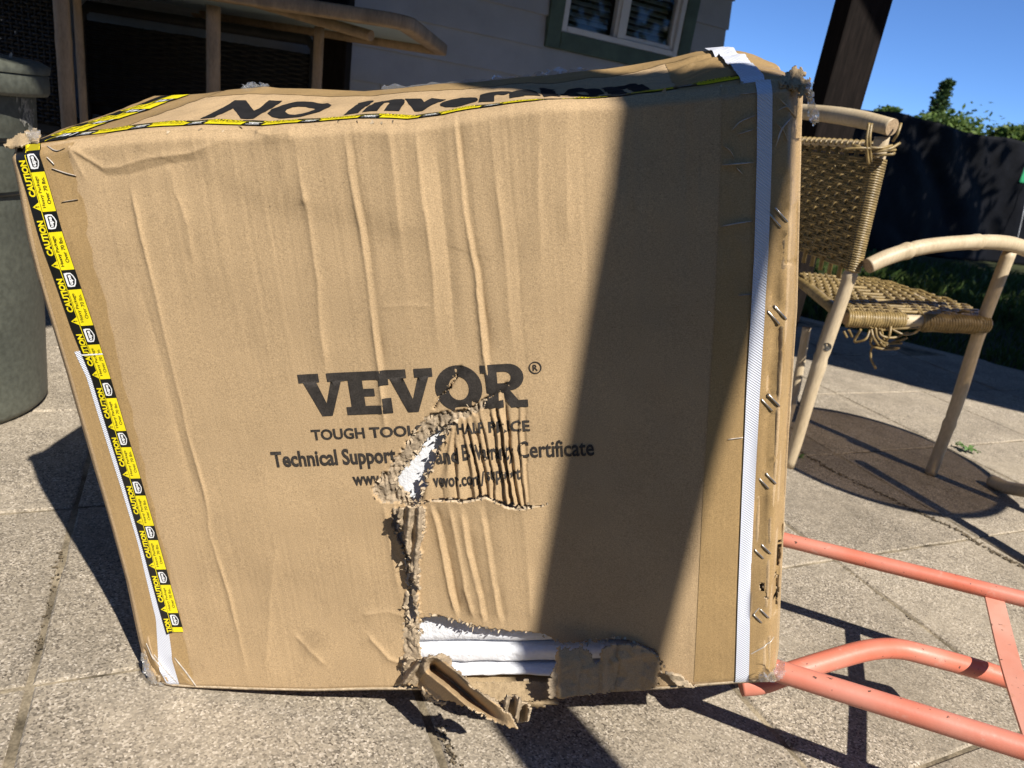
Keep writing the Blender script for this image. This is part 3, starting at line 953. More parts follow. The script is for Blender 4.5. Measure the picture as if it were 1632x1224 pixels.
# ================================================================== TABLE and dark wicker chairs at the back left
def bamboo(mb, a, b, r, nodes=3, n=12, bend=0.0, seed=0, mi=0):
    a = np.array(a, float); b = np.array(b, float)
    rs = np.random.default_rng(seed)
    m = 40; pts = []; rad = []
    off = np.cross(b - a, [0.3, .9, .1]); off /= np.linalg.norm(off) + 1e-9
    npos = [(k + 1 + rs.uniform(-.15, .15)) / (nodes + 1) for k in range(nodes)]
    for i in range(m):
        t = i / (m - 1)
        rr = r * (1 + .012 * math.sin(7 * t + seed))
        for q in npos:
            rr += r * .07 * math.exp(-((t - q) / .008) ** 2) - r * .06 * math.exp(-((t - q - .014) / .006) ** 2)
        pts.append(a + (b - a) * t + off * bend * math.sin(math.pi * t)); rad.append(rr)
    mb.tube(pts, rad, n, True, mi=mi)
def table():
    base = W(-1.5, 3.7, 0)
    root = empty('bar_table', base)
    tag(root, 'tall glass topped bamboo table in the shade behind the carton', 'table')
    zt = 1.315 * S
    x0, x1, y0, y1 = -2.55 * S, -.64 * S, 3.1 * S, 4.15 * S
    # rounded rim
    rc = .06
    pl = []
    for (cx, cy, a0) in ((x1 - rc, y1 - rc, 0), (x0 + rc, y1 - rc, 90), (x0 + rc, y0 + rc, 180), (x1 - rc, y0 + rc, 270)):
        for a in np.linspace(a0, a0 + 90, 7):
            pl.append((cx + rc * math.cos(RAD(a)), cy + rc * math.sin(RAD(a)), zt))
    m = MB(base); pl = np.array(pl)
    nP = len(pl); c0 = pl.mean(0)
    prof = [(-.022, -.021), (.024, -.021), (.028, -.016), (.028, .016), (.024, .021), (-.022, .021), (-.03, 0)]
    V = []; F = []
    for i in range(nP):
        t = pl[(i + 1) % nP] - pl[i - 1]; t /= np.linalg.norm(t); o = np.array([t[1], -t[0], 0])
        for (d, h) in prof: V.append(pl[i] + o * d + [0, 0, h])
    k = len(prof)
    for i in range(nP):
        for j in range(k):
            F.append([i * k + j, ((i + 1) % nP) * k + j, ((i + 1) % nP) * k + (j + 1) % k, i * k + (j + 1) % k])
    m.add(V, F, True); m.build('rim', M_TBAMB, root)
    g = MB(base); inn = [tuple(c0 + (p - c0) * np.array([.985, .97, 1]) + [0, 0, .008]) for p in pl]; n = len(inn)
    g.add(np.array(inn + [(a, b, c + .006) for a, b, c in inn]), [list(range(n))[::-1], list(range(n, 2 * n))] + [[i, (i + 1) % n, n + (i + 1) % n, n + i] for i in range(n)])
    g.build('glass_top', M_TGLASS, root)
        # slanting bar seen from below at the front
    a, b = at_y(372, -6, 3.5), at_y(592, 57, 3.22)
    m = MB(base); bamboo(m, a, b, .017, 3, seed=9); m.build('rail', M_TBAMB, root)
    for (px, Y, rr, yb) in ((340, 3.2, .0225, 140), (103, 3.0, .0225, 190), (507, 3.42, .018, 140), (128, 3.32, .013, 190)):
        p = at_y(px, 90, Y)
        m = MB(base); bamboo(m, (p[0], p[1], 0), (p[0], p[1], zt - .03), rr, 4, seed=px); m.build('leg', M_TBAMB, root)
    def dark_chair(xa, xb, Y, ztop, zseat, lab, rows):
        bs = W((xa + xb) / 2, Y, 0)
        rt = empty('wicker_bar_chair', bs); tag(rt, lab, 'chair', 'dark wicker bar chairs around the tall table')
        fy = Y * S
        A_, B_ = np.array([xa * S, fy, zseat * S]), np.array([xb * S, fy, zseat * S])
        C_, D_ = np.array([xb * S, fy, ztop * S]), np.array([xa * S, fy, ztop * S])
        m = MB(bs)
        m.tube([A_ * [1, 1, 0], A_, D_ - [0, 0, .03], D_ + [.03, 0, 0], C_ - [.03, 0, 0], C_ - [0, 0, .03], B_, B_ * [1, 1, 0]], .02, 10)
        m.build('back_frame', M_WICKD, rt)
        m = MB(bs); weave(m, A_ + [.02, 0, 0], B_ - [.02, 0, 0], C_ - [.02, 0, .05], D_ + [.02, 0, -.05], rows, 16, .0062, .005, np.array([0, -1., 0]), seed=5, jit=.002)
        m.build('woven_back', M_WICKD, rt, 'stuff')
        bk = MB(bs); bk.box((A_ + C_) / 2 + [0, .010, -.02], (abs(B_ - A_)[0] - .05, .004, (ztop - zseat) * S - .10)); bk.build('back_lining', M_WICKD, rt)
        s = MB(bs); s.box((A_ + B_) / 2 + [0, .24, -.02], ((xb - xa) * S, .46, .05), bev=.012); s.build('seat', M_WICKD, rt)
        for x in (A_, B_):
            l = MB(bs); l.tube([x + [0, .44, -.03], (x + [0, .44, 0]) * [1, 1, 0]], .017, 8); l.build('leg', M_WICKD, rt)
    p, q = at_y(128, 8, 3.72), at_y(503, 66, 3.72)
    dark_chair(p[0] / S, q[0] / S, 3.72, (p[2] + q[2]) / 2 / S, .80, 'wide dark wicker bar chair back seen under the tabletop', 34)
    p, q = at_y(-90, -40, 3.35), at_y(92, -30, 3.35)
    dark_chair(p[0] / S, q[0] / S, 3.35, 1.52, .70, 'dark wicker bar chair behind the green bin at the left edge', 44)
table()

# ================================================================== WICKER CHAIR, right
def chair():
    base = W(1.32, 2.55, 0)
    root = empty('wicker_armchair', base)
    tag(root, 'pale rattan armchair with unravelling olive wicker seat right of the carton', 'chair')
    r = .0170
    def pole(name, pts, rad=r, nodes=(), cut=True, mats=None):
        Q = spline(pts, 14); n = len(Q); rr = np.full(n, rad)
        t = np.linspace(0, 1, n)
        for q in nodes:
            rr += rad * .12 * np.exp(-((t - q) / .020) ** 2) - rad * .16 * np.exp(-((t - q - .026) / .007) ** 2)
        rr *= 1 + .03 * np.sin(9 * t + len(pts))
        m = MB(base); m.tube(Q, rr, 20, False)
        k = 20
        for e, sgn in ((0, -1), (n - 1, 1)):              # cut ends with a shallow hollow
            d = (Q[e] - Q[e - sgn]); d /= np.linalg.norm(d)
            ring = [m.n - n * k + e * k + i for i in range(k)] if e == 0 else [m.n - k + i for i in range(k)]
            m.f.append(ring if e else ring[::-1]); m.sm.append(False); m.mi.append(1)
        return m.build(name, [M_BAMBOO, M_BAMBOO_END], root)
    FF = W(1.615, 2.488, 0); FT = at_y(1611, 396, 2.49)
    pole('leg', [FF, FF * .66 + FT * .34 + W(.004, 0, 0), FF * .33 + FT * .67 + W(-.006, 0, 0), FT - W(0, 0, .012)], r, (.24, .66))
    NB = W(1.03, 2.35, 0)
    post = [NB, at_y(1300, 600, 2.35), at_y(1345, 468, 2.35), at_y(1366, 400, 2.35), at_y(1387, 310, 2.35), at_y(1406, 218, 2.35)]
    pole('leg', post, r, (.22, .47))
    FB = W(1.13, 2.72, 0)
    pole('leg', [FB, at_y(1268, 620, 2.74), at_y(1286, 522, 2.76)], r * .8, (.4,))
    FR = W(1.33, 3.08, 0)
    pole('leg', [FR, FR + W(0, 0, .3), FR + W(.01, 0, .56)], r * .9, (.4,))
    # armrest
    pole('armrest', [at_y(1383, 424, 2.31), at_y(1420, 408, 2.33), at_y(1475, 393, 2.36), at_y(1550, 386, 2.42), at_y(1605, 388, 2.475), at_y(1650, 402, 2.53)], r * 1.16, (.3, .62))
    # top bar of the back
    pole('top_rail', [at_y(1422, 203, 2.31), at_y(1370, 190, 2.42), at_y(1310, 181, 2.56), at_y(1240, 176, 2.75), at_y(1200, 178, 2.92)], r * 1.2, ())
    pole('back_post', [at_y(1195, 180, 2.93), W(1.0, 2.95, .62), W(1.0, 2.97, 0.0)], r, ())
    # woven back
    A_, B_ = at_y(1357, 432, 2.352), at_y(1399, 252, 2.35)
    latv = np.array([-.10, .995, 0]) * .62 * S
    A2, B2 = A_ + latv * .98, B_ + latv * .98
    nrm = np.array([-.98, -.2, 0])
    m = MB(base)
    rows = 46
    rs = np.random.default_rng(6)
    for i in range(rows):
        t = (i + .5) / rows
        e = A_ * (1 - t) + B_ * t; f = A2 * (1 - t) + B2 * t
        pts = []
        stakes = 9; ns = stakes * 5
        # wrap round the near post first, then weave across
        ctr = e
        for a in np.linspace(-2.3, 1.45, 8):
            dvec = np.array([math.cos(a), math.sin(a), 0])
            ax1 = np.array([.98, .2, 0]); ax2 = np.array([.2, -.98, 0])
            pts.append(ctr + (ax1 * -math.sin(a) + ax2 * math.cos(a)) * (r + .0035) * 1.0 + [0, 0, .0015 * a])
        for k in range(1, ns + 1):
            s = k / ns
            o = .0044 * math.cos(math.pi * stakes * s + math.pi * ((i // 2) % 2))
            pts.append((e * (1 - s) + f * s) + nrm * (o + .004) + [0, 0, rs.normal(0, .0006)])
        m.tube(np.array(pts), .0037 * rs.uniform(.92, 1.06), 5, True)
    for k in range(10):
        s = (k + 0.0) / 9
        p0 = A_ * (1 - s) + A2 * s; p1 = B_ * (1 - s) + B2 * s
        m.tube([p0 - [0, 0, .03], (p0 + p1) / 2 + nrm * .004, p1 + [0, 0, .02]], .0062, 6)
    m.build('woven_back', M_WICK, root, 'stuff')
    # lacing over the thin upper bar, broken ends at the corner
    u0, u1 = at_y(1404, 236, 2.36), None
    u1 = u0 + latv
    m = MB(base); m.tube(spline([u0, u0 * .5 + u1 * .5 + [0, 0, .004], u1], 6), .011, 10); m.build('back_rail', M_BAMBOO, root)
    m = MB(base)
    for k in range(16):
        s = (k + .3) / 16; c = u0 * (1 - s) + u1 * s; ln_ = (u1 - u0) / np.linalg.norm(u1 - u0)
        m.tube([c + ln_ * (j / 14 * .034 - .017) + (nrm * math.cos(j / 14 * 5.2) + np.array([0, 0, 1]) * math.sin(j / 14 * 5.2)) * .0145 for j in range(15)], .0034, 6)
    for (a, b, c) in (((1344, 238), (1375, 236), (1408, 240)), ((1360, 232), (1400, 236), (1422, 232)), ((1385, 196), (1381, 230), (1384, 262)),
                      ((1389, 197), (1386, 222), (1388, 258)), ((1390, 248), (1420, 246), (1425, 244)), ((1423, 225), (1431, 212), (1436, 197)), ((1382, 240), (1415, 238), (1434, 228)), ((1384, 243), (1410, 240), (1427, 239))):
        m.tube(spline([at_y(a[0], a[1], 2.30), at_y(b[0], b[1], 2.285), at_y(c[0], c[1], 2.30)], 6), .0036, 6)
    m.build('lacing', M_WICK, root, 'stuff')
    # seat frame and woven seat
    z = .57 * S
    n0, n1 = at_y(1348, 508, 2.37), at_y(1572, 518, 2.48)
    f0, f1 = W(1.12, 3.02, .565), W(1.50, 3.14, .575)
    def rail(a, b, nm='seat_rail', rd=.0165): return pole(nm, [a, (a + b) / 2 + [0, 0, .002], b], rd, ())
    rail(n0, n1); rail(n0 + W(0, .02, .0), f0).data.materials[0] = M_WICK; rail(f0, f1); rail(f1, n1 + W(-.01, .05, -.005))
    m = MB(base)
    rs = np.random.default_rng(16)
    rowsN = 58
    bulge = W(.11, 0, .01)
    for i in range(rowsN):                                   # strands across the seat, near rail to far rail
        t = (i + .5) / rowsN
        if .40 < t < .52 and rs.random() < .75: continue      # the worn gap at the near rail
        a = n0 * (1 - t) + n1 * t; b = f0 * (1 - t) + f1 * t
        ns = 44; pts = []
        L_ = (b - a) / np.linalg.norm(b - a); fw = (n1 - n0) / np.linalg.norm(n1 - n0)
        for q in np.linspace(-2.6, 0.0, 7):
            pts.append(a + L_ * math.sin(q) * .021 + np.array([0, 0, 1]) * math.cos(q) * .021)
        for k in range(1, ns + 1):
            s = k / ns
            o = .0040 * math.cos(math.pi * 11 * s + math.pi * ((i // 2) % 2))
            pts.append(a * (1 - s) + b * s + [0, 0, .021 * (1 - .5 * math.sin(math.pi * s)) + o] + bulge * (t ** 2) * math.sin(math.pi * s) + fw * rs.normal(0, .0012))
        m.tube(np.array(pts), .0041 * rs.uniform(.9, 1.1), 5)
    for k in range(12):
        s = (k + .8) / 12
        a = n0 * (1 - s) + f0 * s; b = n1 * (1 - s) + f1 * s
        m.tube([a * (1 - t) + b * t + [0, 0, .021 * (1 - .5 * math.sin(math.pi * s))] + bulge * t ** 2 * math.sin(math.pi * s) for t in np.linspace(0, 1, 9)], .0052, 6)
    m.build('woven_seat', M_WICK, root, 'stuff')
    # coils round the near rail either side of the gap
    m = MB(base)
    ax = (n1 - n0) / np.linalg.norm(n1 - n0); e1 = np.cross(ax, [0, 0, 1]); e1 /= np.linalg.norm(e1); e2 = np.cross(ax, e1)
    Lr = np.linalg.norm(n1 - n0)
    for (t0, t1, rr, rs_) in ((.03, .40, .0195, .0034), (.54, .93, .0225, .0044)):
        n_t = int((t1 - t0) * Lr / (rs_ * 1.9)); pts = []
        for j in range(n_t * 10):
            a = j / 10 * 2 * math.pi; t = t0 + (t1 - t0) * j / (n_t * 10)
            pts.append(n0 + ax * Lr * t + (e1 * math.cos(a) + e2 * math.sin(a)) * (rr + .001 * math.sin(j * .7)))
        m.tube(pts, rs_, 5)
    m.build('rail_wrapping', M_WICK, root, 'stuff')
    # loose dangling ends
    m = MB(base)
    for pl in ([(1372, 525), (1362, 542), (1366, 545), (1380, 540), (1386, 526)], [(1388, 522), (1393, 540), (1405, 552), (1425, 545), (1442, 540)],
               [(1395, 522), (1400, 540), (1420, 548), (1446, 538)], [(1400, 522), (1405, 535), (1425, 538), (1447, 530)], [(1416, 550), (1392, 552), (1388, 570), (1396, 588)],
               [(1402, 545), (1412, 553), (1433, 555)], [(1420, 524), (1440, 533), (1458, 530), (1466, 523)], [(1385, 520), (1402, 526), (1430, 524), (1464, 522)], [(1420, 520), (1417, 535), (1408, 548), (1396, 552)],
               [(1345, 528), (1350, 538)], [(1353, 526), (1358, 537)], [(1392, 524), (1388, 548), (1404, 556), (1430, 556)], [(1404, 524), (1412, 546), (1438, 547)]):
        yb = 2.37
        m.tube(spline([at_y(p[0], p[1], yb - .012 * math.sin(i * 1.9 + pl[0][0])) for i, p in enumerate(pl)], 6), .0033, 6)
    for (a, b) in (((1525, 500), (1545, 497)), ((1520, 505), (1550, 512)), ((1530, 507), (1556, 508)), ((1500, 497), (1540, 510)), ((1510, 500), (1535, 520))):
        m.tube(spline([at_y(*a, 2.5), at_y((a[0] + b[0]) / 2, (a[1] + b[1]) / 2 - 3, 2.47), at_y(*b, 2.46)], 5), .004, 6)
    m.build('loose_strands', M_WICK, root, 'stuff')
    # oval sticker on the near back leg
    c = at_y(1321, 551, 2.35); ax = (post[2] - post[0]); ax = ax / np.linalg.norm(ax)
    view = _unit(CAM - c); sx = np.cross(ax, view); sx /= np.linalg.norm(sx)
    no = np.cross(sx, ax); no *= np.sign(no @ view)
    V = []; n = 20; rad = r * 1.07 + .002; axp = post[0] + ax * ((c - post[0]) @ ax)
    for q, zz in ((1, 0),):
        for k in range(n):
            a = 2 * math.pi * k / n
            th = .60 * math.cos(a); V.append(axp + ax * (.011 * math.sin(a)) + (no * math.cos(th) + sx * math.sin(th)) * rad)
    m = MB(base); m.add(V, [list(range(n))]); m.build('oval_sticker', M_STICK, root)
chair()

# round table out of the picture whose disc shades the paving; one foot shows at the right edge
def side_table():
    sh = np.array([math.cos(SUN_AZ), math.sin(SUN_AZ)]) / math.tan(SUN_EL)
    zt = 1.0
    c = (np.array([1.429, 2.605]) - sh * zt)
    base = W(c[0], c[1], 0)
    root = empty('round_table', base)
    tag(root, 'round bamboo table at the right edge, only its curved foot in view', 'table')
    m = MB(); m.lathe((0, 0, zt * S), [(0, -.004), (.455 * S, -.004), (.455 * S, .004), (0, .004)], 64); m.build('tabletop', M_TINT, root)
    m = MB(); m.tube([(math.cos(a) * .463 * S, math.sin(a) * .463 * S, zt * S) for a in np.linspace(0, 2 * math.pi, 60, endpoint=False)], .011, 10, closed=True); m.build('rim', M_BAMBOO, root)
    foot = gnd(1580, 766, .02)
    for (k, f) in enumerate((foot, None, None)):
        if f is None:
            a = math.atan2(foot[1] - base[1], foot[0] - base[0]) + k * 2.094
            f = base + np.array([math.cos(a), math.sin(a), 0]) * np.linalg.norm((foot - base)[:2]); f[2] = .016
        d = (base - f) * [1, 1, 0]; d /= np.linalg.norm(d)
        m = MB(base)
        m.tube(spline([f, f + d * .07 + [0, 0, .012], f + d * .17 + [0, 0, .07], f + d * .25 + [0, 0, .25], base + [0, 0, zt * S - .02] - d * .10], 8), .019, 12)
        m.build('leg', M_BAMBOO, root)
side_table()

# ================================================================== HAND TRUCK
def hand_truck():
    zU = lambda px: .232 + .034 * (px - 1258) / 374
    U0, U1 = gnd(1258, 862, .232), gnd(1632, 955, .266)
    L0, L1 = gnd(1245, 1071, .217), gnd(1632, 1192, .245)
    dU = (U1 - U0) / np.linalg.norm(U1 - U0); dL = (L1 - L0) / np.linalg.norm(L1 - L0)
    base = (U0 + L0) / 2 * [1, 1, 0]
    root = empty('hand_truck', base)
    tag(root, 'faded red tubular hand truck lying under the right end of the carton', 'hand truck')
    r = .0128
    Ue, Le = U1 + dU * .45, L1 + dL * .58
    Us, Ls = U0 - dU * .30, L0 - dL * .02
    m = MB(base); m.tube(spline([Us, U0, U1, Ue], 10), r, 18); m.build('side_rail', M_RED, root)
    m = MB(base); m.tube(spline([Ls, L0, L1, Le], 10), r * 1.13, 18); m.build('side_rail', M_RED, root)
    # flat crossbar bowed between the rails
    c0 = gnd(1586, 951, .256); c1 = L0 + dL * np.linalg.norm(gnd(1660, 1196, .246) - L0)
    mid = (c0 + c1) / 2 + [0, 0, -.012]
    Q = spline([c0 + [0, 0, -.004], mid, c1 + [0, 0, -.006]], 14)
    V = []; ax = dU
    for p in Q:
        for (s, h) in ((-.0135, .002), (.0135, .002), (.0135, -.002), (-.0135, -.002)):
            V.append(p + ax * s + [0, 0, h])
    F = []
    for i in range(len(Q) - 1):
        for j in range(4): F.append([i * 4 + j, i * 4 + (j + 1) % 4, i * 4 + 4 + (j + 1) % 4, i * 4 + 4 + j])
    F += [[3, 2, 1, 0], [len(V) - 4, len(V) - 3, len(V) - 2, len(V) - 1]]
    m = MB(base); m.add(V, F); m.build('crossbar', M_REDRUST, root)
    # bent brace tube between the rails
    pts = [gnd(1180, 1092, .155), gnd(1215, 1088, .165), gnd(1260, 1072, .175), gnd(1330, 1050, .19), gnd(1385, 1036, .20), gnd(1430, 1034, .20), gnd(1480, 1045, .195), gnd(1560, 1067, .18), gnd(1604, 1081, .172)]
    m = MB(base); m.tube(spline(pts, 8), r * 1.15, 18); m.build('brace_tube', M_RED, root)
    # wheels, axle and toe plate at the far end out of the picture, so that it stands on something
    ac = (Ue + Le) / 2 + dU * .05; lat = _unit(Le - Ue)
    m = MB(base); m.tube([ac - lat * .24 + [0, 0, -.09], ac + lat * .24 + [0, 0, -.09]], .009, 12); m.build('axle', M_REDRUST, root)
    for s in (-1, 1):
        w = MB(base); cc = ac + lat * .22 * s + [0, 0, -.09]; rad = cc[2] - .022
        ring = [cc + (dU * math.cos(a) + np.array([0, 0, 1]) * math.sin(a)) * (rad) for a in np.linspace(0, 2 * math.pi, 28, endpoint=False)]
        w.tube(ring, .022, 10, closed=True); wo = w.build('wheel', M_TBLACK, root)
        h = MB(base); h.tube([cc - lat * .012, cc + lat * .012], rad - .01, 24); h.build('hub', M_REDRUST, wo)
    for e_ in (Ue, Le):
        m = MB(base); m.tube([e_, e_ + [0, 0, -.09]], .008, 8); m.build('axle_bracket', M_REDRUST, root)
hand_truck()

# small plants in the joints
def weeds():
    r = np.random.default_rng(5)
    for (px, py, n, s, lab) in ((1541, 718, 16, .034, 'small pale green weed growing in a paving joint by the front chair leg'), (1272, 730, 6, .02, 'tiny green weed in the wide joint next to the carton')):
        c = gnd(px, py)
        V = []; F = []
        for k in range(n):
            a = r.uniform(0, 6.28); L_ = s * r.uniform(.6, 1.3); w = L_ * .16
            d = np.array([math.cos(a), math.sin(a), 0]); e = np.array([-d[1], d[0], 0]); b = len(V)
            for (t, ww, z) in ((0, .3, 0), (.4, 1, .45), (.75, .8, .5), (1, .05, .35)):
                V.append(d * L_ * t - e * w * ww + [0, 0, z * L_ * r.uniform(.5, 1)]); V.append(d * L_ * t + e * w * ww + [0, 0, z * L_ * r.uniform(.5, 1)])
            for q in range(3): F.append([b + q * 2, b + q * 2 + 1, b + q * 2 + 3, b + q * 2 + 2])
        o = link('weed', np_mesh('weed', np.array(V), F), M_WEED); o.location = (c[0], c[1], .001)
        tag(o, lab, 'weed')
weeds()

# ================================================================== THE CARTON
BR = _unit([.974, -.035, .224])
_d = np.array([.206, -.0347, -.978]); _d = _d - BR * (_d @ BR); BU = -_unit(_d)
BN = np.cross(BU, BR)                                       # into the box, away from the camera
BO = gnd(255, 1092)
BOX = empty('cardboard_carton', BO, np.stack([BR, BN, BU], 1))
tag(BOX, 'big battered brown cardboard carton with a torn front leaning on the red hand truck', 'cardboard box')
def bx(px, py, out=0.0):
    """pixel -> carton coordinates (x along the front, y inwards, z up) on the plane `out` metres before the front"""
    P = on_plane(px, py, BO - BN * out, BN) - BO
    return np.array([P @ BR, P @ BN, P @ BU])
def b2(pts, out=0.0):
    return np.array([bx(p[0], p[1], out)[[0, 2]] for p in pts])
c7 = lambda pts: [(400 + .3676 * x, 560 + .3676 * y) for x, y in pts]
c8 = lambda pts: [(560 + .4573 * x, 640 + .4575 * y) for x, y in pts]

BW, BH, BD = 1.053 * S, .89 * S, .335 * S
left_o = b2([(4, 238), (19, 300), (56, 445), (103, 600), (147, 760), (198, 932), (225, 1052), (243, 1084)])
right_o = b2([(1291, 126), (1287, 200), (1283, 300), (1277, 500), (1266, 660), (1256, 850), (1250, 960), (1246, 1050), (1240, 1086)])
top_o = b2([(4, 237), (60, 228), (130, 219), (200, 211), (300, 204), (400, 206), (440, 202), (480, 199), (560, 192), (640, 194), (700, 186), (735, 178),
            (800, 167), (870, 158), (950, 156), (1000, 152), (1060, 146), (1150, 136), (1230, 126), (1291, 124)])
bot_o = b2([(243, 1086), (270, 1094), (300, 1096), (400, 1100), (500, 1102), (600, 1100), (690, 1100), (800, 1104), (880, 1106), (1000, 1102), (1060, 1099), (1180, 1089), (1240, 1086)])

PLEATS = [b2(c7(p)) for p in (
    [(865, 300), (835, 380), (800, 455), (750, 562), (735, 650)],
    [(882, 290), (855, 400), (832, 470), (822, 560), (845, 660)],
    [(897, 285), (882, 400), (880, 500), (897, 660)],
    [(907, 280), (925, 420), (945, 540), (965, 660)],
    [(932, 275), (958, 420), (985, 540), (1000, 660)],
    [(960, 268), (992, 420), (1015, 540), (1035, 660)],
    [(985, 258), (1022, 420), (1046, 540), (1062, 668)],
    [(1030, 215), (1060, 420), (1085, 560), (1105, 672)],
    [(1062, 200), (1093, 420), (1118, 560), (1142, 680)],
    [(1100, 180), (1122, 420), (1143, 560), (1170, 682)],
    [(1150, 180), (1160, 430), (1176, 560), (1192, 682)],
    [(1190, 180), (1192, 430), (1202, 560), (1214, 682)])]
PL_AMP = [.003, .0025, .005, .003, .008, .006, .016, .008, .012, .007, .005, .002]
CUT = b2(c7([(640, 660), (735, 650), (800, 645), (870, 640), (920, 648), (970, 640), (1010, 628), (1060, 648), (1110, 668), (1170, 678), (1212, 672), (1300, 668)]))
CREASES = [   # picture polyline, width, height, kind (r ridge, v valley, s step)
    ([(205, 300), (214, 330), (240, 436), (271, 571), (301, 697), (326, 783), (336, 855), (367, 947), (392, 1059)], .0040, .0026, 'r'),
    ([(214, 430), (256, 571), (286, 697), (311, 783)], .012, -.0020, 'r'),
    ([(546, 196), (560, 280), (575, 370), (590, 480), (606, 600), (616, 700)], .004, .0032, 'r'),
    ([(556, 200), (571, 290), (586, 380), (600, 490), (614, 600)], .009, -.0026, 'r'),
    ([(724, 182), (732, 260), (740, 335), (757, 430), (772, 560), (780, 620)], .0035, .0045, 'r'),
    ([(731, 186), (740, 270), (748, 340), (766, 440), (784, 590)], .007, -.0032, 'r'),
    ([(660, 200), (672, 300), (688, 420), (700, 560)], .008, .0024, 'r'),
    ([(690, 200), (702, 300), (716, 440), (728, 560)], .010, -.0020, 'r'),
    ([(778, 175), (792, 300), (806, 420), (818, 560)], .007, .0022, 'r'),
    ([(804, 170), (816, 300), (828, 440), (838, 620)], .008, -.0014, 'r'),
    ([(484, 300), (494, 360), (508, 470), (520, 600)], .008, .0022, 'r'),
    ([(470, 205), (480, 280), (486, 330)], .006, .0022, 'r'),
    ([(616, 196), (628, 280), (640, 380)], .007, .0018, 'r'),
    ([(860, 160), (858, 300), (862, 420)], .010, .0012, 'r'),
    ([(905, 158), (902, 260), (904, 380)], .010, .0010, 'r'),
    ([(104, 232), (130, 250), (160, 268), (185, 266), (230, 252), (300, 244), (345, 226)], .007, .0042, 'r'),
    ([(110, 242), (140, 262), (165, 280), (200, 278), (260, 262), (320, 254)], .010, -.0034, 'r'),
    ([(300, 268), (345, 285), (400, 318), (440, 332), (520, 340), (600, 356), (700, 388)], .014, .0011, 's'),
    ([(400, 207), (430, 214), (470, 206)], .006, .0045, 'r'),
    ([(470, 214), (540, 206), (560, 200)], .006, -.0026, 'r'),
    ([(608, 489), (650, 486), (690, 488)], .003, .0012, 'r'),
    ([(268, 262), (276, 300), (300, 360), (308, 420)], .007, .0014, 'r'),
    ([(100, 225), (118, 260), (132, 285)], .004, .0020, 'r'),
    # below the tear
    ([(688, 806), (700, 850), (714, 930), (728, 982)], .0045, .0052, 'r'),
    ([(694, 806), (708, 855), (722, 930), (734, 982)], .008, -.0038, 'r'),
    ([(716, 806), (728, 870), (742, 940), (756, 985)], .006, .0040, 'r'),
    ([(734, 806), (745, 880), (764, 950), (772, 990)], .005, .0050, 'r'),
    ([(742, 806), (752, 880), (771, 950), (780, 992)], .007, -.0034, 'r'),
    ([(766, 810), (778, 880), (790, 950), (798, 990)], .005, .0042, 'r'),
    ([(774, 810), (786, 880), (797, 950), (806, 992)], .008, -.0028, 'r'),
    ([(836, 815), (842, 900), (846, 990)], .012, .0018, 'r'),
    # lower left
    ([(612, 800), (622, 870), (634, 940)], .006, .0022, 'r'),
    ([(575, 980), (620, 975), (655, 985)], .010, .0030, 'r'),
    ([(585, 1010), (620, 1050), (650, 1060)], .006, .0024, 'r'),
    ([(440, 870), (430, 960), (425, 1060)], .012, .0014, 'r'),
    ([(470, 1010), (520, 1060)], .006, .0014, 'r'),
    # cracks out of the tear
    ([(735, 586), (727, 600), (716, 620), (701, 632), (692, 650)], .0020, -.0030, 'v'),
    ([(774, 636), (797, 626), (806, 612)], .0020, -.0030, 'v'),
    # right hand edge with its flattened flutes
    ([(1218, 330), (1212, 480), (1203, 620), (1196, 760), (1189, 860), (1180, 1000)], .006, -.0028, 'r'),
    ([(1246, 280), (1240, 400), (1232, 480), (1240, 500), (1231, 600), (1226, 640), (1230, 660), (1224, 750), (1217, 790), (1213, 870)], .0065, -.0095, 'r'),
    ([(1262, 200), (1256, 400), (1250, 520), (1240, 640), (1234, 760), (1226, 880), (1222, 1000)], .007, .0065, 'r'),
    ([(1274, 330), (1268, 480), (1262, 640), (1250, 800)], .003, -.0030, 'v'),
    ([(1250, 850), (1242, 920), (1238, 980)], .003, -.0060, 'v'),
    ([(1207, 800), (1202, 850), (1196, 930), (1192, 985)], .002, -.0026, 'v'),
    ([(1222, 1020), (1222, 1070)], .002, -.0026, 'v'),
    ([(1252, 418), (1270, 420)], .0015, -.002, 'v'),
    # flat tape wrinkles of the dark corner
    ([(1150, 260), (1200, 262)], .003, .0016, 'r'),
    ([(1170, 205), (1190, 190), (1208, 182)], .003, .002, 'r'),
    ([(1235, 230), (1248, 200), (1262, 190)], .003, .0025, 'r'),
    ([(1246, 160), (1262, 176), (1275, 190)], .003, .0025, 'r'),
    ([(1148, 360), (1195, 352)], .003, .0016, 'r'),
    # bottom left corner crumple
    ([(236, 1010), (250, 1050), (275, 1090)], .006, .004, 'r'),
    ([(275, 1040), (290, 1070), (312, 1092)], .004, .003, 'r'),
    ([(228, 1030), (240, 1062), (256, 1085)], .004, -.004, 'r'),
]
CREASES = [(b2(p), w, a, k) for p, w, a, k in CREASES]
BAND = b2(c7([(780, 275), (850, 262), (905, 258), (960, 240), (1000, 212), (1022, 208), (1012, 245), (965, 270), (874, 312), (800, 455), (745, 562), (735, 650), (690, 672),
              (655, 655), (600, 660), (540, 640), (522, 590), (560, 545), (612, 490), (640, 450), (690, 375), (740, 318)]))
VBAND = b2(c8([(150, 372), (255, 366), (256, 430), (243, 500), (236, 600), (234, 700), (232, 765), (190, 768), (185, 700), (196, 600), (178, 520), (158, 440)]))
VBAND2 = b2(c8([(182, 768), (240, 758), (238, 830), (243, 890), (250, 908), (220, 950), (182, 990), (172, 980), (182, 900)]))
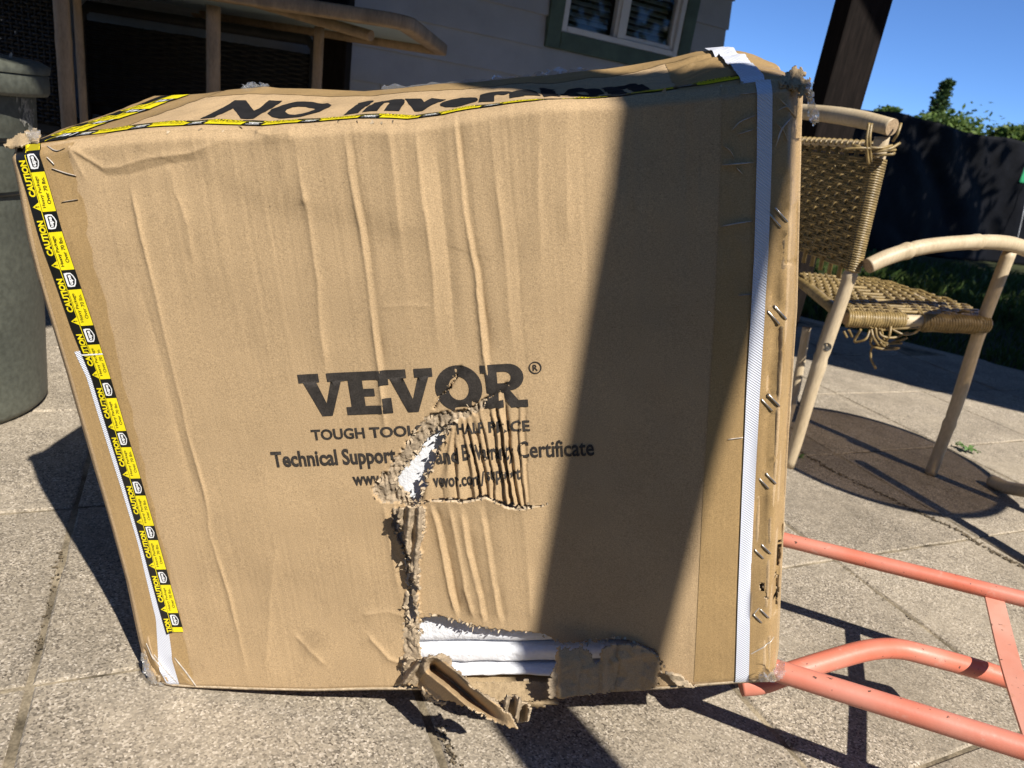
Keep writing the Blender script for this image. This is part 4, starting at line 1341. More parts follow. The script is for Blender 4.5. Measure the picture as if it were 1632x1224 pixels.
HOLE1 = b2(c7([(868, 296), (850, 316), (815, 328), (795, 348), (775, 360), (752, 390), (735, 428), (690, 478), (640, 528), (626, 560), (632, 592), (660, 614), (680, 634), (688, 668),
               (705, 680), (728, 670), (735, 650), (740, 612), (772, 572), (745, 562), (762, 545), (790, 505), (800, 455), (828, 398), (840, 378), (832, 352), (874, 306)]))
HOLE2 = b2(c8([(160, 385), (137, 398), (135, 430), (152, 450), (166, 490), (180, 530), (190, 570), (200, 640), (197, 700), (195, 768), (212, 776), (226, 742), (222, 700), (214, 650), (208, 600), (200, 540), (186, 480), (170, 440)]))
HOLE3 = b2(c8([(238, 757), (262, 748), (290, 741), (330, 749), (365, 762), (400, 775), (460, 790), (540, 800), (600, 799), (640, 803), (680, 815), (700, 822), (730, 838), (760, 842), (830, 834), (860, 828),
               (910, 822), (960, 828), (1000, 842), (1040, 855), (1066, 880), (1080, 905), (1080, 930), (1066, 985), (1054, 1002), (1056, 1040), (200, 1060), (196, 1000), (240, 905), (236, 830)]))
NOTCH = b2([(1212, 925), (1218, 936), (1224, 948), (1228, 958), (1219, 950), (1212, 940)])
SPLIT = b2([(1248, 862), (1250, 880), (1246, 925), (1243, 975), (1239, 975), (1241, 920), (1244, 880)])

STAPLES = [(1240, 347), (1238, 502), (1228, 642), (1224, 768), (1216, 880), (1213, 982)]
def relief(x, z):
    """how far the front stands out (metres) at carton x, z"""
    D = .0030 * fbm(x * 5, z * 4, 300) + .0008 * fbm(x * 18, z * 7, 310)
    D = D + .0007 * fbm(x * 95, z * 3.5, 330, 2) * (.15 + .85 * sstep(.38, .66, z)) + .0003 * np.abs(vnoise(x * 210, z * 5, 336)) * sstep(.0, .4, vnoise(x * 12, z * 6, 337))          # crushed flutes, mostly near the top
    D = D - .006 * sstep(.60, .70, z) * (.5 + .5 * vnoise(x * 9, z * 3, 320))
    pert = .0018 * fbm(x * 22, z * 22, 340, 2) + .0007 * fbm(x * 90, z * 90, 345, 2)
    Dbase = D.copy()
    for pl, w, a, k in CREASES:
        lo = pl.min(0) - 5 * w; hi = pl.max(0) + 5 * w
        m = (x > lo[0]) & (x < hi[0]) & (z > lo[1]) & (z < hi[1])
        if not m.any(): continue
        d, s, t = polydist(x[m] + pert[m], z[m], pl)
        fade = sstep(0, .12, t) * sstep(0, .12, 1 - t) * .75 + .25
        if k == 'r':
            ws = w * np.where(s > 0, .55, 1.05) if a > 0 else w * .9     # a kink: steep on one side, easing off on the other
            v = .95 * a * np.exp(-d / (.80 * ws)) * fade * (.55 + .6 * sstep(-.5, .5, vnoise(z[m] * 13 + pl[0, 0] * 40, x[m] * 9, 348)))
        elif k == 'v': v = a * np.exp(-(d / w) ** 2)
        else: v = a * np.tanh(s * d / w) * np.exp(-(d / (3.5 * w)) ** 2) * fade
        D[m] += v
    for (sx_, sy_) in STAPLES:                       # the board lies flat where a staple grips it
        p = bx(sx_, sy_); g = np.exp(-(((x - p[0]) ** 2 + (z - p[2]) ** 2) / .013 ** 2) ** 1.5)
        D = D + (Dbase - .001 - D) * g
    # pleats right of the tear
    zt, zb = PLEATS[7][0][1] + .012, CUT[:, 1].min() - .01
    m = (z < zt) & (z > zb) & (x > PLEATS[0][:, 0].min() - .01) & (x < PLEATS[-1][:, 0].max() + .01)
    cutz = np.interp(x, CUT[:, 0], CUT[:, 1])
    m &= z > cutz
    xm, zm = x[m], z[m]
    XL = np.array([np.interp(zm, p[::-1, 1], p[::-1, 0]) for p in PLEATS]) + .0030 * fbm(zm * 34, xm * 26, 350, 2)
    v = np.zeros(len(xm))
    top = np.array([p[0, 1] for p in PLEATS])
    for i in range(len(PLEATS) - 1):
        q = (xm - XL[i]) / np.maximum(XL[i + 1] - XL[i], 1e-5)
        inn = (q >= 0) & (q < 1)
        q0 = (.22, .45, .3, .5, .25, .4, .18, .45, .25, .35, .3)[i]
        prof = np.where(q < q0, -1 + sstep(-.15, 1, q / q0), -((q - q0) / (1 - q0)) ** 1.1)
        amp = PL_AMP[i] * (1 - np.clip(q, 0, 1)) + PL_AMP[i + 1] * np.clip(q, 0, 1)
        amp = amp * (.35 + .9 * sstep(-.5, .5, vnoise(zm * 17 + i * 7.3, zm * 0 + i, 355)))
        amp = amp * sstep(max(top[i], top[i + 1]) + .010, max(top[i], top[i + 1]) - .045, zm)
        v[inn] += (amp * (prof + .35))[inn]
    D[m] += v
    # below the cut the panel springs forward a little
    low = (z < cutz) & (x > CUT[0, 0]) & (x < CUT[-1, 0])
    D[low] += (.004 * np.exp(-(cutz - z) / .02) * sstep(CUT[0, 0], CUT[2, 0], x) * sstep(CUT[-1, 0], CUT[-3, 0], x))[low]
    # exposed flutes
    for poly, dep, lift in ((BAND, -.0035, .0), (VBAND, .004, .006), (VBAND2, .001, .003)):
        b = inpoly(x + .003 * vnoise(x * 300, z * 300, 371), z + .003 * vnoise(x * 300 + 7, z * 300, 372), poly)
        if b.any():
            xb, zb_ = x[b], z[b]
            D[b] += dep + lift * fbm(xb * 30, zb_ * 22, 380, 2) + .0042 * np.round(2.2 * fbm(xb * 110, zb_ * 75, 360, 2)) / 2.2 + .0012 * fbm(xb * 400, zb_ * 300, 361, 2) + .0016 * np.sin(2 * math.pi * (xb + .010 * fbm(xb * 45, zb_ * 45, 377, 2)) / .0075) * sstep(-.3, .3, fbm(xb * 50, zb_ * 60, 378, 2))
    # rounding towards the edges
    xl = np.interp(z, left_o[::-1, 1], left_o[::-1, 0]); xr = np.interp(z, right_o[::-1, 1], right_o[::-1, 0])
    D = D - .005 * (1 - sstep(0, .010, x - xl)) ** 2 - .016 * (1 - sstep(0, .026, xr - x)) ** 2
    ztp = np.interp(x, top_o[:, 0], top_o[:, 1]); zbt = np.interp(x, bot_o[:, 0], bot_o[:, 1])
    D = D - .008 * (1 - sstep(0, .016, ztp - z)) ** 2 - .005 * (1 - sstep(0, .010, z - zbt)) ** 2
    return D
# one lattice of relief shared by the panel and everything stuck or printed on it
LX0, LX1, LZ0, LZ1, LST = -.06, .90, -.05, .78, .0013
_lx = np.arange(LX0, LX1, LST); _lz = np.arange(LZ0, LZ1, LST)
_gx, _gz = np.meshgrid(_lx, _lz, indexing='ij')
_HG = relief(_gx.ravel(), _gz.ravel()).reshape(_gx.shape)
def front(x, z):
    fx = np.clip((np.asarray(x, float) - LX0) / LST, 0, len(_lx) - 1.001); fz = np.clip((np.asarray(z, float) - LZ0) / LST, 0, len(_lz) - 1.001)
    i = fx.astype(int); j = fz.astype(int); a = fx - i; b = fz - j
    return (_HG[i, j] * (1 - a) + _HG[i + 1, j] * a) * (1 - b) + (_HG[i, j + 1] * (1 - a) + _HG[i + 1, j + 1] * a) * b
def in_holes(x, z):
    jx = .0022 * vnoise(x * 260, z * 260, 401) + .002 * vnoise(x * 90, z * 90, 403); jz = .0022 * vnoise(x * 260 + 9, z * 260, 402) + .002 * vnoise(x * 90, z * 90, 404)
    h = np.zeros(np.shape(x), bool)
    for p in (HOLE1, HOLE2, HOLE3, NOTCH, SPLIT):
        h |= inpoly(x + jx, z + jz, p)
    d, s, t = polydist(x, z, CUT)
    h |= (d < (.0018 + .0016 * vnoise(x * 200, z * 50, 405)) * sstep(.02, .35, t) * sstep(1, .86, t)) & (t > .05)
    for c in (CREASES[36][0], CREASES[37][0]):
        d, s, t = polydist(x + .002 * vnoise(x * 150, z * 150, 406), z, c)
        h |= d < .00065
    return h
def front_panel():
    NX, NZ = 660, 560
    a = np.linspace(0, 1, NX); b = np.linspace(0, 1, NZ)
    A, B = np.meshgrid(a, b, indexing='ij')
    zz = B * BH
    xl = np.interp(zz, left_o[::-1, 1], left_o[::-1, 0]); xr = np.interp(zz, right_o[::-1, 1], right_o[::-1, 0])
    X = xl + (xr - xl) * A
    zt = np.interp(X, top_o[:, 0], top_o[:, 1]); zb = np.interp(X, bot_o[:, 0], bot_o[:, 1])
    Z = zb + (zt - zb) * B
    V = np.stack([X, -front(X, Z), Z], -1).reshape(-1, 3)
    idx = np.arange(NX * NZ).reshape(NX, NZ)
    F = np.stack([idx[:-1, :-1], idx[1:, :-1], idx[1:, 1:], idx[:-1, 1:]], -1).reshape(-1, 4)
    C = V[F].mean(1); x, z = C[:, 0], C[:, 2]
    keep = ~in_holes(x, z)
    F = F[keep]; x, z = x[keep], z[keep]
    mi = np.zeros(len(F), np.int32)
    for poly in (BAND, VBAND, VBAND2):
        mi[inpoly(x + .003 * vnoise(x * 300, z * 300, 371), z + .003 * vnoise(x * 300 + 7, z * 300, 372), poly)] = 1
    used = np.unique(F); remap = -np.ones(len(V), int); remap[used] = np.arange(len(used))
    o = link('front_panel', np_mesh('front_panel', V[used], remap[F], True, mi), [M_KRAFT, M_TEAR, M_PAPER_EDGE], BOX)
    s = o.modifiers.new('board', 'SOLIDIFY'); s.thickness = .0042; s.offset = -1; s.use_rim_only = True; s.material_offset_rim = 2
    return o
FRONT = front_panel()

# ---- pieces that lie on the front
def conform(name, V2, F, mats, lift, parent, mi=None, cell=.004, zcell=.008, skip_holes=True, kind=None):
    """a flat figure in x, z cut into small cells and laid on the front"""
    bm = bmesh.new()
    vs = [bm.verts.new((float(p[0]), 0, float(p[1]))) for p in V2]
    for q, f in enumerate(F):
        try:
            fc = bm.faces.new([vs[i] for i in f]); fc.material_index = mi[q] if mi else 0
        except ValueError:
            pass
    xs = [v.co.x for v in bm.verts]; zs = [v.co.z for v in bm.verts]
    for x in np.arange(math.ceil(min(xs) / cell) * cell, max(xs), cell):
        bmesh.ops.bisect_plane(bm, geom=bm.verts[:] + bm.edges[:] + bm.faces[:], plane_co=(x, 0, 0), plane_no=(1, 0, 0))
    for z in np.arange(math.ceil(min(zs) / zcell) * zcell, max(zs), zcell):
        bmesh.ops.bisect_plane(bm, geom=bm.verts[:] + bm.edges[:] + bm.faces[:], plane_co=(0, 0, z), plane_no=(0, 0, 1))
    bm.verts.index_update(); bm.faces.index_update()
    P = np.array([v.co for v in bm.verts]); FF = [[v.index for v in f.verts] for f in bm.faces]; MI = [f.material_index for f in bm.faces]
    bm.free()
    if skip_holes:
        C = np.array([P[f].mean(0) for f in FF])
        bad = in_holes(C[:, 0], C[:, 2])
        for poly in (BAND, VBAND, VBAND2): bad |= inpoly(C[:, 0], C[:, 2], poly)
        FF = [f for f, q in zip(FF, bad) if not q]; MI = [m for m, q in zip(MI, bad) if not q]
    P[:, 1] = -(front(P[:, 0], P[:, 2]) + lift)
    # all faces look outwards
    out = []
    for f in FF:
        a, b, c = P[f[0]], P[f[1]], P[f[2]]
        nrm = np.cross(b - a, c - a)
        out.append(f if nrm[1] <= 0 else f[::-1])
    return link(name, np_mesh(name, P, out, True, MI), mats, parent, kind)
def text2(s, offset=0.0, shear=0.0, spacing=1.0):
    cu = bpy.data.curves.new('lettering', 'FONT'); cu.body = s; cu.offset = offset; cu.shear = shear; cu.space_character = spacing
    cu.resolution_u = 3
    o = bpy.data.objects.new('lettering', cu); COL.objects.link(o)
    dg = bpy.context.evaluated_depsgraph_get()
    me = bpy.data.meshes.new_from_object(o.evaluated_get(dg))
    V = np.array([v.co[:2] for v in me.vertices]); F = [list(p.vertices) for p in me.polygons]
    bpy.data.objects.remove(o); bpy.data.curves.remove(cu); bpy.data.meshes.remove(me)
    V = V - V.min(0)
    return V, F
def fit(V, w=None, h=None):
    mx = V.max(0); out = V.copy()
    if w: out[:, 0] *= w / mx[0]
    if h: out[:, 1] *= h / mx[1]
    return out
def merge(parts):
    V = []; F = []; n = 0
    for v, f in parts:
        V.append(v); F += [[i + n for i in q] for q in f]; n += len(v)
    return np.concatenate(V), F
def tri(poly, holes=()):
    from mathutils.geometry import tessellate_polygon
    rings = [[Vector((p[0], p[1], 0)) for p in r] for r in (poly, *holes)]
    flat = np.array([(p[0], p[1]) for r in (poly, *holes) for p in r], float)
    return flat, [list(t) for t in tessellate_polygon(rings)]
def rect(x0, z0, x1, z1): return np.array([(x0, z0), (x1, z0), (x1, z1), (x0, z1)], float), [[0, 1, 2, 3]]

def logo():
    # slab letters drawn stroke by stroke, unit cap height
    def V_():
        return tri([(0, 1), (.52, 1), (.52, .80), (.44, .80), (.62, .30), (.80, .80), (.72, .80), (.72, 1), (1.16, 1), (1.16, .80), (1.06, .80), (.72, 0), (.46, 0), (.11, .80), (0, .80)])
    def E_():
        return tri([(0, 1), (.92, 1), (.92, .66), (.74, .66), (.74, .80), (.40, .80), (.40, .60), (.62, .60), (.62, .42), (.40, .42), (.40, .20), (.76, .20), (.76, .36), (.94, .36), (.94, 0), (0, 0), (0, .19), (.11, .19), (.11, .81), (0, .81)])
    def O_():
        n = 40
        o = [(.57 + .57 * math.cos(a), .5 + .53 * math.sin(a)) for a in np.linspace(0, 2 * math.pi, n, endpoint=False)]
        i = [(.57 + .25 * math.cos(a), .5 + .27 * math.sin(a)) for a in np.linspace(0, 2 * math.pi, n, endpoint=False)]
        return np.array(o + i), [[k, (k + 1) % n, n + (k + 1) % n, n + k] for k in range(n)]
    def R_():
        bowl = [(.66 + .34 * math.cos(a), .70 + .30 * math.sin(a)) for a in np.linspace(math.pi / 2, -math.pi / 2, 14)]
        out = [(0, 1)] + bowl + [(.66, .40), (.84, .17), (1.06, .17), (1.06, 0), (.66, 0), (.44, .36), (.38, .36), (.38, .18), (.48, .18), (.48, 0), (0, 0), (0, .18), (.11, .18), (.11, .82), (0, .82)]
        hole = [(.56 + .15 * math.cos(a), .70 + .13 * math.sin(a)) for a in np.linspace(math.pi / 2, -math.pi / 2, 8)] + [(.38, .57), (.38, .83)]
        return tri(out, [hole])
    parts = []
    x0, zt, zb = .3513 * S, .5510 * S, .4850 * S
    xs = [(478, 552), (548, 622), (616, 692), (694, 769), (768, 840)]
    for fn, (pa, pb) in zip((V_, E_, V_, O_, R_), xs):
        v, f = fn()
        xa, xb = bx(pa, 620)[0], bx(pb, 620)[0]
        w = v[:, 0].max()
        q = np.c_[xa + v[:, 0] / w * (xb - xa), zb + v[:, 1] * (zt - zb)]
        conform('printed_letter', q, f, M_INK, .0007, FRONT)
    # registered mark
    c = b2([(853, 586)])[0]; n = 28; ro, ri = .0073, .0060
    ring = np.array([(c[0] + r * math.cos(a), c[1] + r * math.sin(a)) for r in (ro, ri) for a in np.linspace(0, 2 * math.pi, n, endpoint=False)])
    rf = [[k, (k + 1) % n, n + (k + 1) % n, n + k] for k in range(n)]
    v, f = text2('R', .02); v = fit(v, .0058, .0072) + c - [.0028, .0036]
    conform('registered_mark', *merge([(ring, rf), (v, f)]), M_INK, .0007, FRONT, kind='stuff')
logo()
def words():
    def put(s, pa, pb, z0, z1, off, zoff=0.0, shear=0.0, wave=0):
        xa, xb = bx(pa, 700)[0], bx(pb, 700)[0]
        v, f = text2(s, off, shear)
        # height from the capitals, so that descenders hang below the line
        cap, _ = text2('T', off)
        k = (z1 - z0) * S / cap[:, 1].max()
        asc = text2(s.replace('p', 'o').replace('y', 'v').replace(',', '').replace('g', 'o'), off)[0][:, 1].max()
        drop = v[:, 1].max() - asc
        q = np.c_[xa + v[:, 0] / v[:, 0].max() * (xb - xa), z0 * S + (v[:, 1] - drop) * k + zoff]
        return q, f
    zz = (.4470, .4640)
    for w in (put('TOUGH', 498, 583, *zz, .030), put('TOOLS,', 591, 681, *zz, .030), put('S', 703, 717, *zz, .030, -.002), put('HALF', 730, 772, *zz, .030), put('PRICE', 780, 846, *zz, .030)):
        conform('printed_word', *w, M_INK, .0007, FRONT, kind='stuff')
    zz = (.4050, .4310)
    for w in (put('Technical', 427, 533, *zz, .030), put('Support,', 541, 632, *zz, .030), put('and', 691, 728, *zz, .030, -.004), put('E-Warranty', 734, 817, *zz, .030, -.001), put('Certificate', 823, 946, *zz, .018)):
        conform('printed_word', *w, M_INK, .0007, FRONT, kind='stuff')
    zz = (.3700, .3920)
    for w in (put('www.', 552, 606, *zz, .030), put('v', 612, 622, *zz, .030), put('vevor.com/', 682, 766, *zz, .030, -.006), put('support', 769, 825, *zz, .030)):
        conform('printed_word', *w, M_INK, .0007, FRONT, kind='stuff')
words()

# ---- packing tape, straps, caution tape on the front
def strip(name, left, right, mat, lift, parent=BOX, cell=.006, zcell=.006, ragged=0, seed=0):
    """strip between two picture polylines running down the front"""
    l = b2(left); r = b2(right)
    def rs(p, n):
        t = np.linspace(0, 1, len(p)); q = np.linspace(0, 1, n)
        return np.c_[np.interp(q, t, p[:, 0]), np.interp(q, t, p[:, 1])]
    n = 60
    l, r = rs(l, n), rs(r, n)
    if ragged:
        r[:, 0] += ragged * fbm(r[:, 1] * 60, r[:, 1] * 0, 500 + seed, 3)
    V = np.vstack([l, r]); F = [[i, n + i, n + i + 1, i + 1] for i in range(n - 1)]
    return conform(name, V, F, mat, lift, parent, cell=cell, zcell=zcell)
TL_ = [(20, 240), (34, 300), (70, 445), (116, 600), (160, 760), (210, 932), (238, 1052), (254, 1090)]
strip('packing_tape', TL_, [(104, 226), (108, 262), (122, 300), (146, 400), (196, 600), (234, 760), (274, 932), (303, 1052), (311, 1093)], M_TAPE, .0005, ragged=.006, seed=1)
strip('packing_tape', [(1152, 137), (1150, 240), (1146, 350), (1138, 520), (1130, 640), (1120, 800), (1112, 960), (1105, 1094)],
      [(1286, 130), (1282, 240), (1279, 350), (1272, 520), (1262, 660), (1255, 800), (1247, 960), (1238, 1086)], M_TAPE, .0005, ragged=.002, seed=2)
strip('strap', [(120, 560), (139, 600), (178, 732), (219, 865), (250, 985), (254, 1053), (270, 1094)],
      [(146, 556), (168, 600), (204, 732), (243, 865), (268, 985), (277, 1053), (288, 1093)], M_STRAP, .0012)
strip('strap', [(1207, 126), (1206, 240), (1201, 400), (1190, 600), (1182, 800), (1176, 940), (1171, 1090)],
      [(1232, 125), (1230, 240), (1224, 400), (1212, 600), (1202, 800), (1196, 940), (1192, 1089)], M_STRAP, .0020)

def caution():
    zl = np.array([.1085, .5645, .6408, .8990]) * S; xl = np.array([.0405, .0285, .0180, -.0040]) * S
    zr = np.array([.1230, .5630, .6425, .8965]) * S; xr = np.array([.0728, .0596, .0545, .0335]) * S
    def M(t, z):
        z = np.asarray(z, float); t = np.asarray(t, float)
        a = np.interp(z, zl, xl); b = np.interp(z, zr, xr)
        return np.c_[a + (b - a) * t, z]
    z0, z1 = .1080 * S, .8985 * S
    zs = np.linspace(z0, z1, 90); n = len(zs)
    L_ = M(np.zeros(n), zs); R_ = M(np.ones(n), zs + .0088 * np.clip((z0 + .03 - zs) / .03, 0, 1))
    tape = conform('caution_tape', np.vstack([L_, R_]), [[i, n + i, n + i + 1, i + 1] for i in range(n - 1)], M_TBLACK, .0028, BOX, cell=.01, zcell=.006)
    per = .0823 * S
    cz = [v * S for v in (.8754, .7935, .7112, .6286, .5444, .4635, .3801, .3007, .2181, .1369)]
    yel = []; blk = []; wht = []; ink = []
    def stripz(t0, t1, za, zb):
        za = max(za, z0 + .004); zb = min(zb, z1)
        if zb <= za: return None
        k = max(2, int((zb - za) / .006) + 1); q = np.linspace(za, zb, k)
        a = M(np.full(k, t0), q); b = M(np.full(k, t1), q)
        return np.vstack([a, b]), [[i, k + i, k + i + 1, i + 1] for i in range(k - 1)]
    def put(v, f, zc, length, tc_, width, dst):
        """text reading upwards: its x runs along +z, its y towards the left edge"""
        q = fit(v, length, width)
        z = zc - length / 2 + q[:, 0]; t = tc_ + width / 2 - q[:, 1]
        if z.min() < z0 + .003:
            k = [g for g in f if all(z[i] > z0 + .003 for i in g)]
        else: k = f
        if k and z.max() < z1: dst.append((M(t, z), k))
    tC = text2('CAUTION', .045); tH = text2('Heavy Package', .006); tO = text2('Over 70 lbs.', .006); tU = text2('ups', .05)
    for c in [cz[0] + per] + cz:
        s = stripz(.445, .985, c - per * .825, c - per * .175)
        if s: yel.append(s)
        if c in cz:
            put(*tC, c - per * .27, per * .60, .235, .27, yel)
        # warning triangle with its mark
        zt = c - per * .735; w = per * .075
        if zt - w > z0 and zt + w < z1:
            yel.append((M(np.array([.10, .40, .40]), np.array([zt, zt - w, zt + w])), [[0, 1, 2]]))
            blk.append((M(np.array([.21, .31, .31, .21]), np.array([zt - .0007, zt - .0005, zt + .0005, zt + .0007])), [[0, 1, 2, 3]]))
            blk.append((M(np.array([.335, .37, .37, .335]), np.array([zt - .0006, zt - .0006, zt + .0006, zt + .0006])), [[0, 1, 2, 3]]))
        if c - per * .80 > z0:
            put(*tH, c - per * .50, per * .52, .60, .17, ink); put(*tO, c - per * .48, per * .44, .83, .15, ink)
        # shield
        if c in cz:
            sh = [(.50, -.115), (.50, .115), (.62, .125), (.78, .120), (.86, .07), (.91, 0), (.86, -.07), (.78, -.120), (.62, -.125)]
            inn = [(.585, -.085), (.585, .085), (.64, .100), (.765, .097), (.825, .055), (.865, 0), (.825, -.055), (.765, -.097), (.64, -.100)]
            o_ = M(np.array([p[0] for p in sh]), c + per * np.array([p[1] for p in sh])); i_ = M(np.array([p[0] for p in inn]), c + per * np.array([p[1] for p in inn]))
            k = len(sh)
            if c - per * .13 > z0:
                wht.append((np.vstack([o_, i_]), [[j, (j + 1) % k, k + (j + 1) % k, k + j] for j in range(k)]))
                put(*tU, c, per * .17, .715, .16, wht)
    yel.append(stripz(.395, .425, z0, z1))
    gap = (.5985) * S
    wht.append(stripz(0, 1, gap, gap + .0016))
    conform('yellow_print', *merge(yel), M_TYEL, .0031, tape, cell=.02, zcell=.02, kind='stuff')
    conform('black_print', *merge(blk), M_TBLACK, .0034, tape, cell=.02, zcell=.02, kind='stuff')
    conform('grey_print', *merge(ink), M_TBLACK, .0034, tape, cell=.02, zcell=.02, kind='stuff')
    conform('white_print', *merge(wht), M_TWHITE, .0034, tape, cell=.02, zcell=.02, kind='stuff')
caution()

# ---- the top, pushed up towards the back
back_sil = [(246, 153), (290, 152), (330, 149), (370, 143), (400, 141), (424, 138), (445, 141), (500, 142), (540, 144), (580, 146), (640, 141), (700, 134), (760, 131), (830, 123), (880, 120), (935, 112),
            (965, 110), (1000, 105), (1060, 95), (1085, 89), (1110, 83), (1150, 80), (1180, 86), (1200, 94)]
bk = np.array([bx(p[0], p[1], -BD) for p in back_sil])
def top_pt(a, b, lift=0.0, bumpy=True):
    a = np.asarray(a, float); b = np.asarray(b, float)
    xf = top_o[0, 0] + (top_o[-1, 0] - .004 - top_o[0, 0]) * a
    zf = np.interp(xf, top_o[:, 0], top_o[:, 1])
    yf = -front(xf, zf)
    xb = bk[0, 0] + (bk[-1, 0] - bk[0, 0]) * a
    zb = np.interp(xb, bk[:, 0], bk[:, 2])
    x = xf + (xb - xf) * b; y = yf + (BD - yf) * b; z = zf + (zb - zf) * b
    if bumpy:
        e = np.sin(math.pi * np.clip(b, 0, 1)) ** .7
        z = z + e * (.003 * fbm(x * 12, y * 14, 600) + .0012 * fbm(x * 45, y * 30, 610) + .0022 * fbm(x * 34, y * 7, 620, 2))
        z = z - e * .008 * np.exp(-((a - .74) / .09) ** 2) + .006 * e * np.exp(-((a - .95) / .05) ** 2)
        z = z + e * .006 * sstep(.55, .8, a) * fbm(x * 22, y * 40, 630, 3)
    z = z - .0045 * (1 - sstep(0, .05, b)) ** 2 + lift
    return np.stack([x, y, z], -1)
def top_panel():
    NA, NB_ = 420, 110
    A, B = np.meshgrid(np.linspace(0, 1, NA), np.linspace(0, 1, NB_), indexing='ij')
    V = top_pt(A, B).reshape(-1, 3)
    idx = np.arange(NA * NB_).reshape(NA, NB_)
    F = np.stack([idx[:-1, :-1], idx[1:, :-1], idx[1:, 1:], idx[:-1, 1:]], -1).reshape(-1, 4)
    o = link('top_panel', np_mesh('top_panel', V, F, True), [M_KRAFT, M_PAPER_EDGE], BOX)
    s = o.modifiers.new('board', 'SOLIDIFY'); s.thickness = .004; s.offset = -1; s.material_offset_rim = 1
    return o
TOP = top_panel()
def on_top(name, V2, F, mats, lift, parent, mi=None, ca=.008, cb=.02, kind=None):
    """figure in (a, b) of the top laid on it"""
    bm = bmesh.new(); vs = [bm.verts.new((float(p[0]), float(p[1]), 0)) for p in V2]
    for q, f in enumerate(F):
        try:
            fc = bm.faces.new([vs[i] for i in f]); fc.material_index = mi[q] if mi else 0
        except ValueError: pass
    for ax, st in ((0, ca), (1, cb)):
        cs = [v.co[ax] for v in bm.verts]
        for q in np.arange(math.ceil(min(cs) / st) * st, max(cs), st):
            co = [0, 0, 0]; co[ax] = q; no = [0, 0, 0]; no[ax] = 1
            bmesh.ops.bisect_plane(bm, geom=bm.verts[:] + bm.edges[:] + bm.faces[:], plane_co=co, plane_no=no)
    bm.verts.index_update()
    P = np.array([v.co for v in bm.verts]); FF = [[v.index for v in f.verts] for f in bm.faces]; MI = [f.material_index for f in bm.faces]; bm.free()
    Q = top_pt(P[:, 0], P[:, 1], lift)
    out = []
    for f in FF:
        nrm = np.cross(Q[f[1]] - Q[f[0]], Q[f[2]] - Q[f[0]]); out.append(f if nrm[2] >= 0 else f[::-1])
    return link(name, np_mesh(name, Q, out, True, MI), mats, parent, kind)
def top_things():
    def grid(a0, a1, b0, b1): return rect(a0, b0, a1, b1)
    on_top('packing_tape', *grid(.002, .125, .01, .99), M_TAPE, .0006, BOX)
    on_top('packing_tape', *grid(.13, .995, .80, .995), M_TAPE, .0006, BOX)
    on_top('packing_tape', *grid(.86, .998, .01, .79), M_TAPE, .0006, BOX)
    # printed words
    v, f = text2('NO inversion', .055, -.28, 1.08)
    q = fit(v, 1, 1)
    a = .205 + q[:, 0] * .625; b = .20 + q[:, 1] * .45
    on_top('printed_lettering', np.c_[a, b], f, M_INK2, .0007, TOP, ca=.006, cb=.03, kind='stuff')
    # caution tape along the front edge and up the left end
    def ctape(amap, length, n, first, lift):
        """amap(s, t) -> (a, b): s metres along, t 0..1 across"""
        ss = np.linspace(0, length, 60); k = len(ss)
        base = on_top('caution_tape', np.vstack([amap(ss, np.zeros(k)), amap(ss, np.ones(k))]), [[i, i + 1, k + i + 1, k + i] for i in range(k - 1)], M_TBLACK, lift, BOX)
        per = .0658; yel = []; wht = []; ink = []
        def rc(t0, t1, s0, s1):
            s0 = max(0, s0); s1 = min(length, s1)
            if s1 - s0 < .001: return None
            q = np.linspace(s0, s1, 6)
            return np.vstack([amap(q, np.full(6, t0)), amap(q, np.full(6, t1))]), [[i, i + 1, 7 + i, 6 + i] for i in range(5)]
        tC = text2('CAUTION', .045); tH = text2('Heavy Package', .006); tU = text2('ups', .05)
        s = first
        while s < length:
            for dst, r_ in ((yel, rc(.02, .56, s + per * .18, s + per * .82)), (wht, rc(.09, .14, s - per * .12, s + per * .12)), (wht, rc(.45, .50, s - per * .12, s + per * .12))):
                if r_: dst.append(r_)
            def put(tx, s0, L_, t0, t1, dst):
                if s0 < 0 or s0 + L_ > length: return
                q = fit(tx[0], L_, 1); dst.append((amap(s0 + q[:, 0], t0 + (t1 - t0) * q[:, 1]), tx[1]))
            put(tC, s + per * .1, per * .6, .64, .92, yel); put(tH, s + per * .24, per * .52, .30, .48, ink); put(tU, s - per * .09, per * .18, .2, .4, wht)
            s += per
        e = rc(.58, .61, 0, length); yel.append(e)
        on_top('yellow_print', *merge(yel), M_TYEL, lift + .0003, base, kind='stuff')
        if ink: on_top('grey_print', *merge(ink), M_TBLACK, lift + .0005, base, kind='stuff')
        if wht: on_top('white_print', *merge(wht), M_TWHITE, lift + .0005, base, kind='stuff')
    LW = BW
    ctape(lambda s, t: np.c_[.028 + s / LW, .050 + .105 * t * (1 - .45 * s / LW) + .012 * np.sin(s * 9)], .965 * LW - .03, 0, .05, .0012)
    ctape(lambda s, t: np.c_[.072 - .052 * t, .03 + s / BD * .96], BD * .97, 0, .02, .0018)
    # strap over the right end
    on_top('strap', np.array([(.931, .0), (.958, .0), (.957, 1.0), (.925, 1.0)]), [[0, 1, 2, 3]], M_STRAP, .0040, BOX, ca=.004, cb=.012)
top_things()

